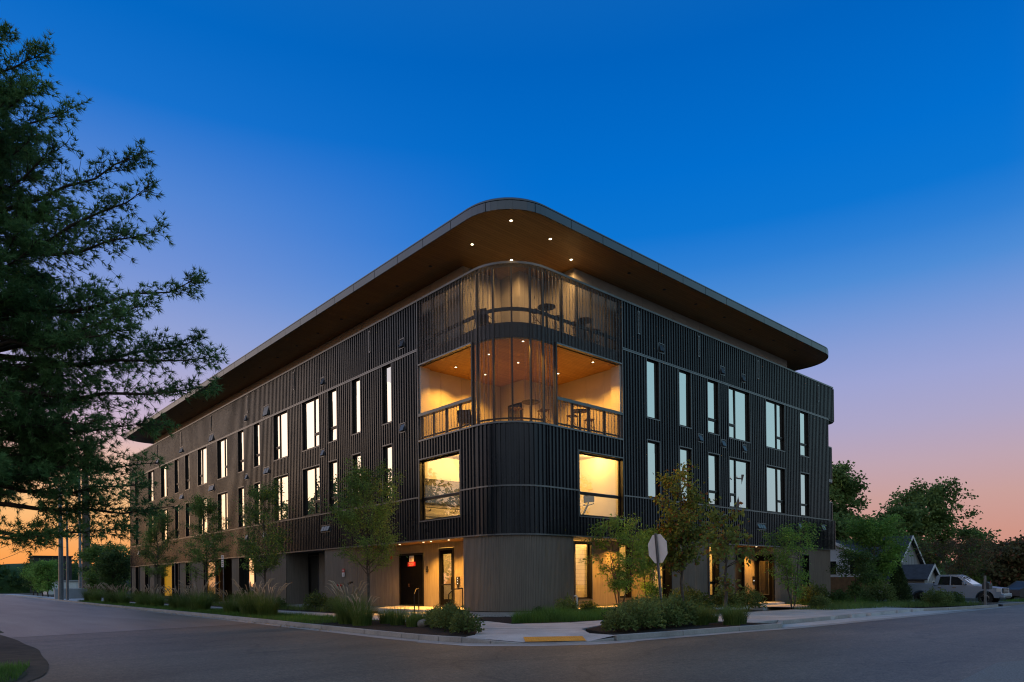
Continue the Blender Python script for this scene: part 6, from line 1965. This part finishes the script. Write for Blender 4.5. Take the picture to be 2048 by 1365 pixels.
k = empty('mailbox', (28.1, -8.85, -.22)); tag(k, 'dark mailbox on a slim post in front of the truck nose', 'mailbox')
MB().box(-.05, .05, -.05, .05, 0, 1.75).build('post', 'galvanised', k)
mb = MB(); pr = [(-.22, 0), (.22, 0), (.22, .26)] + [(.22 * math.cos(a * PI / 8), .26 + .16 * math.sin(a * PI / 8)) for a in range(1, 8)] + [(-.22, .26)]; n = len(pr)
mb.add([(.12 + x_, a * .8, .98 + c) for x_ in (0, .62) for a, c in pr], [(i, (i + 1) % n, n + (i + 1) % n, n + i) for i in range(n)] + [tuple(range(n - 1, -1, -1)), tuple(range(n, 2 * n))])
mb.build('box', 'dark_grey', k); MB().box(.3, .36, -.2, -.185, 1.3, 1.46).build('flag', 'sign_red', k)


# ------------------------------------------------------------------ silver pickup, nose to the street
def pickup(loc, rz, label):
    k = empty('pickup_truck', loc, rz); tag(k, label, 'truck')
    Wd = .98
    wr, wx = .40, (.95, 4.60)
    def arc(cx, r, a0, a1, n=9): return [(cx + r * math.cos(a0 + (a1 - a0) * i / n), wr + r * math.sin(a0 + (a1 - a0) * i / n)) for i in range(n + 1)]
    ar = .50
    low = [(.22, .42)] + [(wx[0] - .47, .46)] + arc(wx[0], ar, PI * .96, PI * .04) + [(wx[0] + .5, .40), (wx[1] - .5, .42)] + arc(wx[1], ar, PI * .96, PI * .04) + [(5.75, .52), (5.85, .62), (5.86, 1.28), (5.80, 1.33), (3.82, 1.33), (3.80, 1.18), (1.62, 1.20), (1.35, 1.18), (.55, 1.08), (.18, 1.02), (.10, .92), (.08, .62)]
    n = len(low)
    mb = MB()
    secs = [(-Wd, 0), (-Wd + .05, .0), (Wd - .05, 0), (Wd, 0)]
    def yy(s, z): return s * (1 if z < 1.0 else 1 - (z - 1.0) * .10)
    mb.add([(x, yy(-Wd, z), z) for x, z in low] + [(x, yy(Wd, z), z) for x, z in low], [tuple(range(n)), tuple(range(2 * n - 1, n - 1, -1))] + [(i, (i + 1) % n, n + (i + 1) % n, n + i) for i in range(n)])
    bodyo = mb.build('body', 'truck_paint', k, bevel=.025)
    # cab greenhouse
    cab = [(1.55, 1.20), (2.40, 1.80), (2.60, 1.88), (3.45, 1.88), (3.62, 1.82), (3.74, 1.26)]
    n = len(cab)
    def cy_(z): return Wd * (1 - (z - 1.2) * .22) - .02
    mb = MB().add([(x, -cy_(z), z) for x, z in cab] + [(x, cy_(z), z) for x, z in cab], [tuple(range(n)), tuple(range(2 * n - 1, n - 1, -1))] + [(i, (i + 1) % n, n + (i + 1) % n, n + i) for i in range(n)])
    mb.build('cab', 'truck_paint', k, bevel=.03)
    def sidequad(pts, nm, mat, off):
        for s in (-1, 1):
            MB().add([(x, s * (cy_(z) + off), z) for x, z in pts], [tuple(range(len(pts)))]).build(nm, mat, k)
    sidequad([(1.88, 1.24), (2.42, 1.74), (2.80, 1.80), (2.80, 1.24)], 'side_window', 'car_glass', .006)
    sidequad([(2.87, 1.24), (2.87, 1.80), (3.42, 1.79), (3.55, 1.26)], 'side_window', 'car_glass', .006)
    def wsq(x0, z0, x1, z1, off): return [(x0 - off, -cy_(z0) + .07, z0 + off), (x0 - off, cy_(z0) - .07, z0 + off), (x1 - off, cy_(z1) - .07, z1 + off), (x1 - off, -cy_(z1) + .07, z1 + off)]
    MB().add(wsq(1.64, 1.262, 2.38, 1.772, .012), [(0, 1, 2, 3)]).build('windscreen', 'glass_coated', k)
    for s in (-1, 1):
        for x0, x1 in ((1.72, 2.83), (2.85, 3.66)):
            dr_ = MB().add([(x, s * (Wd * (1 if z < 1.0 else 1 - (z - 1.0) * .10) + .004), z) for x, z in ((x0, .50), (x1, .50), (x1, 1.20), (x0, 1.20))], [(0, 1, 2, 3)]).build('door', 'truck_paint', k)
            MB().box(x1 - .32, x1 - .12, s * (Wd + .0) - .02, s * Wd + .02, 1.06, 1.10).build('handle', 'chrome', dr_)
        MB().box(1.98, 2.12, s * (Wd - .02) - .0, s * (Wd + .22), 1.26, 1.46).build('mirror', 'truck_paint', k, bevel=.02)
        MB().box(.10, .34, s * Wd - s * .30, s * (Wd + .004), .80, 1.02).build('headlight', 'lamp_lens', k, bevel=.02)
        MB().box(5.80, 5.875, s * Wd - s * .14, s * (Wd + .004), .85, 1.22).build('tail_light', 'sign_red', k)
        # arch flares
        for cxw in wx:
            pts = []
            for i in range(13):
                a = PI * (.02 + .96 * i / 12)
                for r in (.50, .58): pts.append((cxw + r * math.cos(a), s * (Wd + .03), wr + r * math.sin(a)))
            pts2 = [(p[0], s * (Wd - .05), p[2]) for p in pts]
            m_ = len(pts)
            MB().add(pts + pts2, [(2 * i, 2 * i + 1, 2 * i + 3, 2 * i + 2) for i in range(12)] + [(2 * i + 1, m_ + 2 * i + 1, m_ + 2 * i + 3, 2 * i + 3) for i in range(12)]).build('wheel_arch', 'truck_paint', k)
    gr = MB().box(.05, .14, -.62, .62, .72, 1.02).build('grille', 'black_plastic', k)
    for z in (.77, .86, .95): MB().box(.03, .06, -.58, .58, z, z + .04).build('grille_bar', 'chrome', gr)
    MB().box(-.06, .16, -.96, .96, .44, .68).build('front_bumper', 'truck_paint', k, bevel=.04); MB().box(-.07, -.05, -.6, .6, .40, .52).build('air_dam', 'black_plastic', k)
    MB().box(5.85, 6.0, -.95, .95, .52, .72).build('rear_bumper', 'chrome', k, bevel=.03)
    for cxw in wx:
        for s in (-1, 1):
            y0 = s * (Wd - .13)
            w = MB().lathe((cxw, y0, wr), [(.24, -.11), (.36, -.12), (.395, -.08), (.395, .08), (.36, .12), (.24, .11)], 26, 'Y').build('wheel', 'rubber', k, smooth=False)
            MB().lathe((cxw, y0 + s * .085, wr), [(.25, -.02), (.25, .02), (.22, .028), (.20, .0)], 26, 'Y').build('rim', 'chrome', w)
            sp = MB()
            for i in range(6):
                a = i * PI / 3 + .3; c_, s_ = math.cos(a), math.sin(a)
                q = [(cxw + c_ * r_ - s_ * w_, y0 + s * .11, wr + s_ * r_ + c_ * w_) for r_, w_ in ((.05, -.045), (.05, .045), (.23, .035), (.23, -.035))]
                q2 = [(p[0], y0 + s * .08, p[2]) for p in q]
                sp.hexa(q + q2)
            sp.build('spokes', 'chrome', w)
    return k


pickup((33.9, -8.62, -.28), PI / 2, 'silver crew cab pickup truck parked nose out on the driveway')

# dark car half lost in the shade at the right edge
k = empty('parked_car', (44.6, -8.0, -.33), 2.6); tag(k, 'dark car in the shade at the right edge beyond the truck', 'car')
pr = [(-2.1, .3), (-2.15, .7), (-1.5, .92), (-.9, 1.38), (.7, 1.42), (1.5, .98), (2.15, .85), (2.2, .35)]; n = len(pr)
MB().add([(x, -.85, z) for x, z in pr] + [(x, .85, z) for x, z in pr], [tuple(range(n)), tuple(range(2 * n - 1, n - 1, -1))] + [(i, (i + 1) % n, n + (i + 1) % n, n + i) for i in range(n)]).build('body', 'dark_grey', k, bevel=.05)
for s in (-1, 1):
    MB().add([(-1.25, s * .856, .95), (1.2, s * .856, .98), (.65, s * .856, 1.34), (-.85, s * .856, 1.31)], [(0, 1, 2, 3)]).build('side_window', 'car_glass', k)
    for x in (-1.35, 1.35):
        w = MB().lathe((x, s * .78, .32), [(.2, -.1), (.31, -.1), (.32, 0), (.31, .1), (.2, .1)], 20, 'Y').build('wheel', 'rubber', k); MB().lathe((x, s * .86, .32), [(.2, -.02), (.2, .02), (.05, .03)], 16, 'Y').build('rim', 'chrome', w)
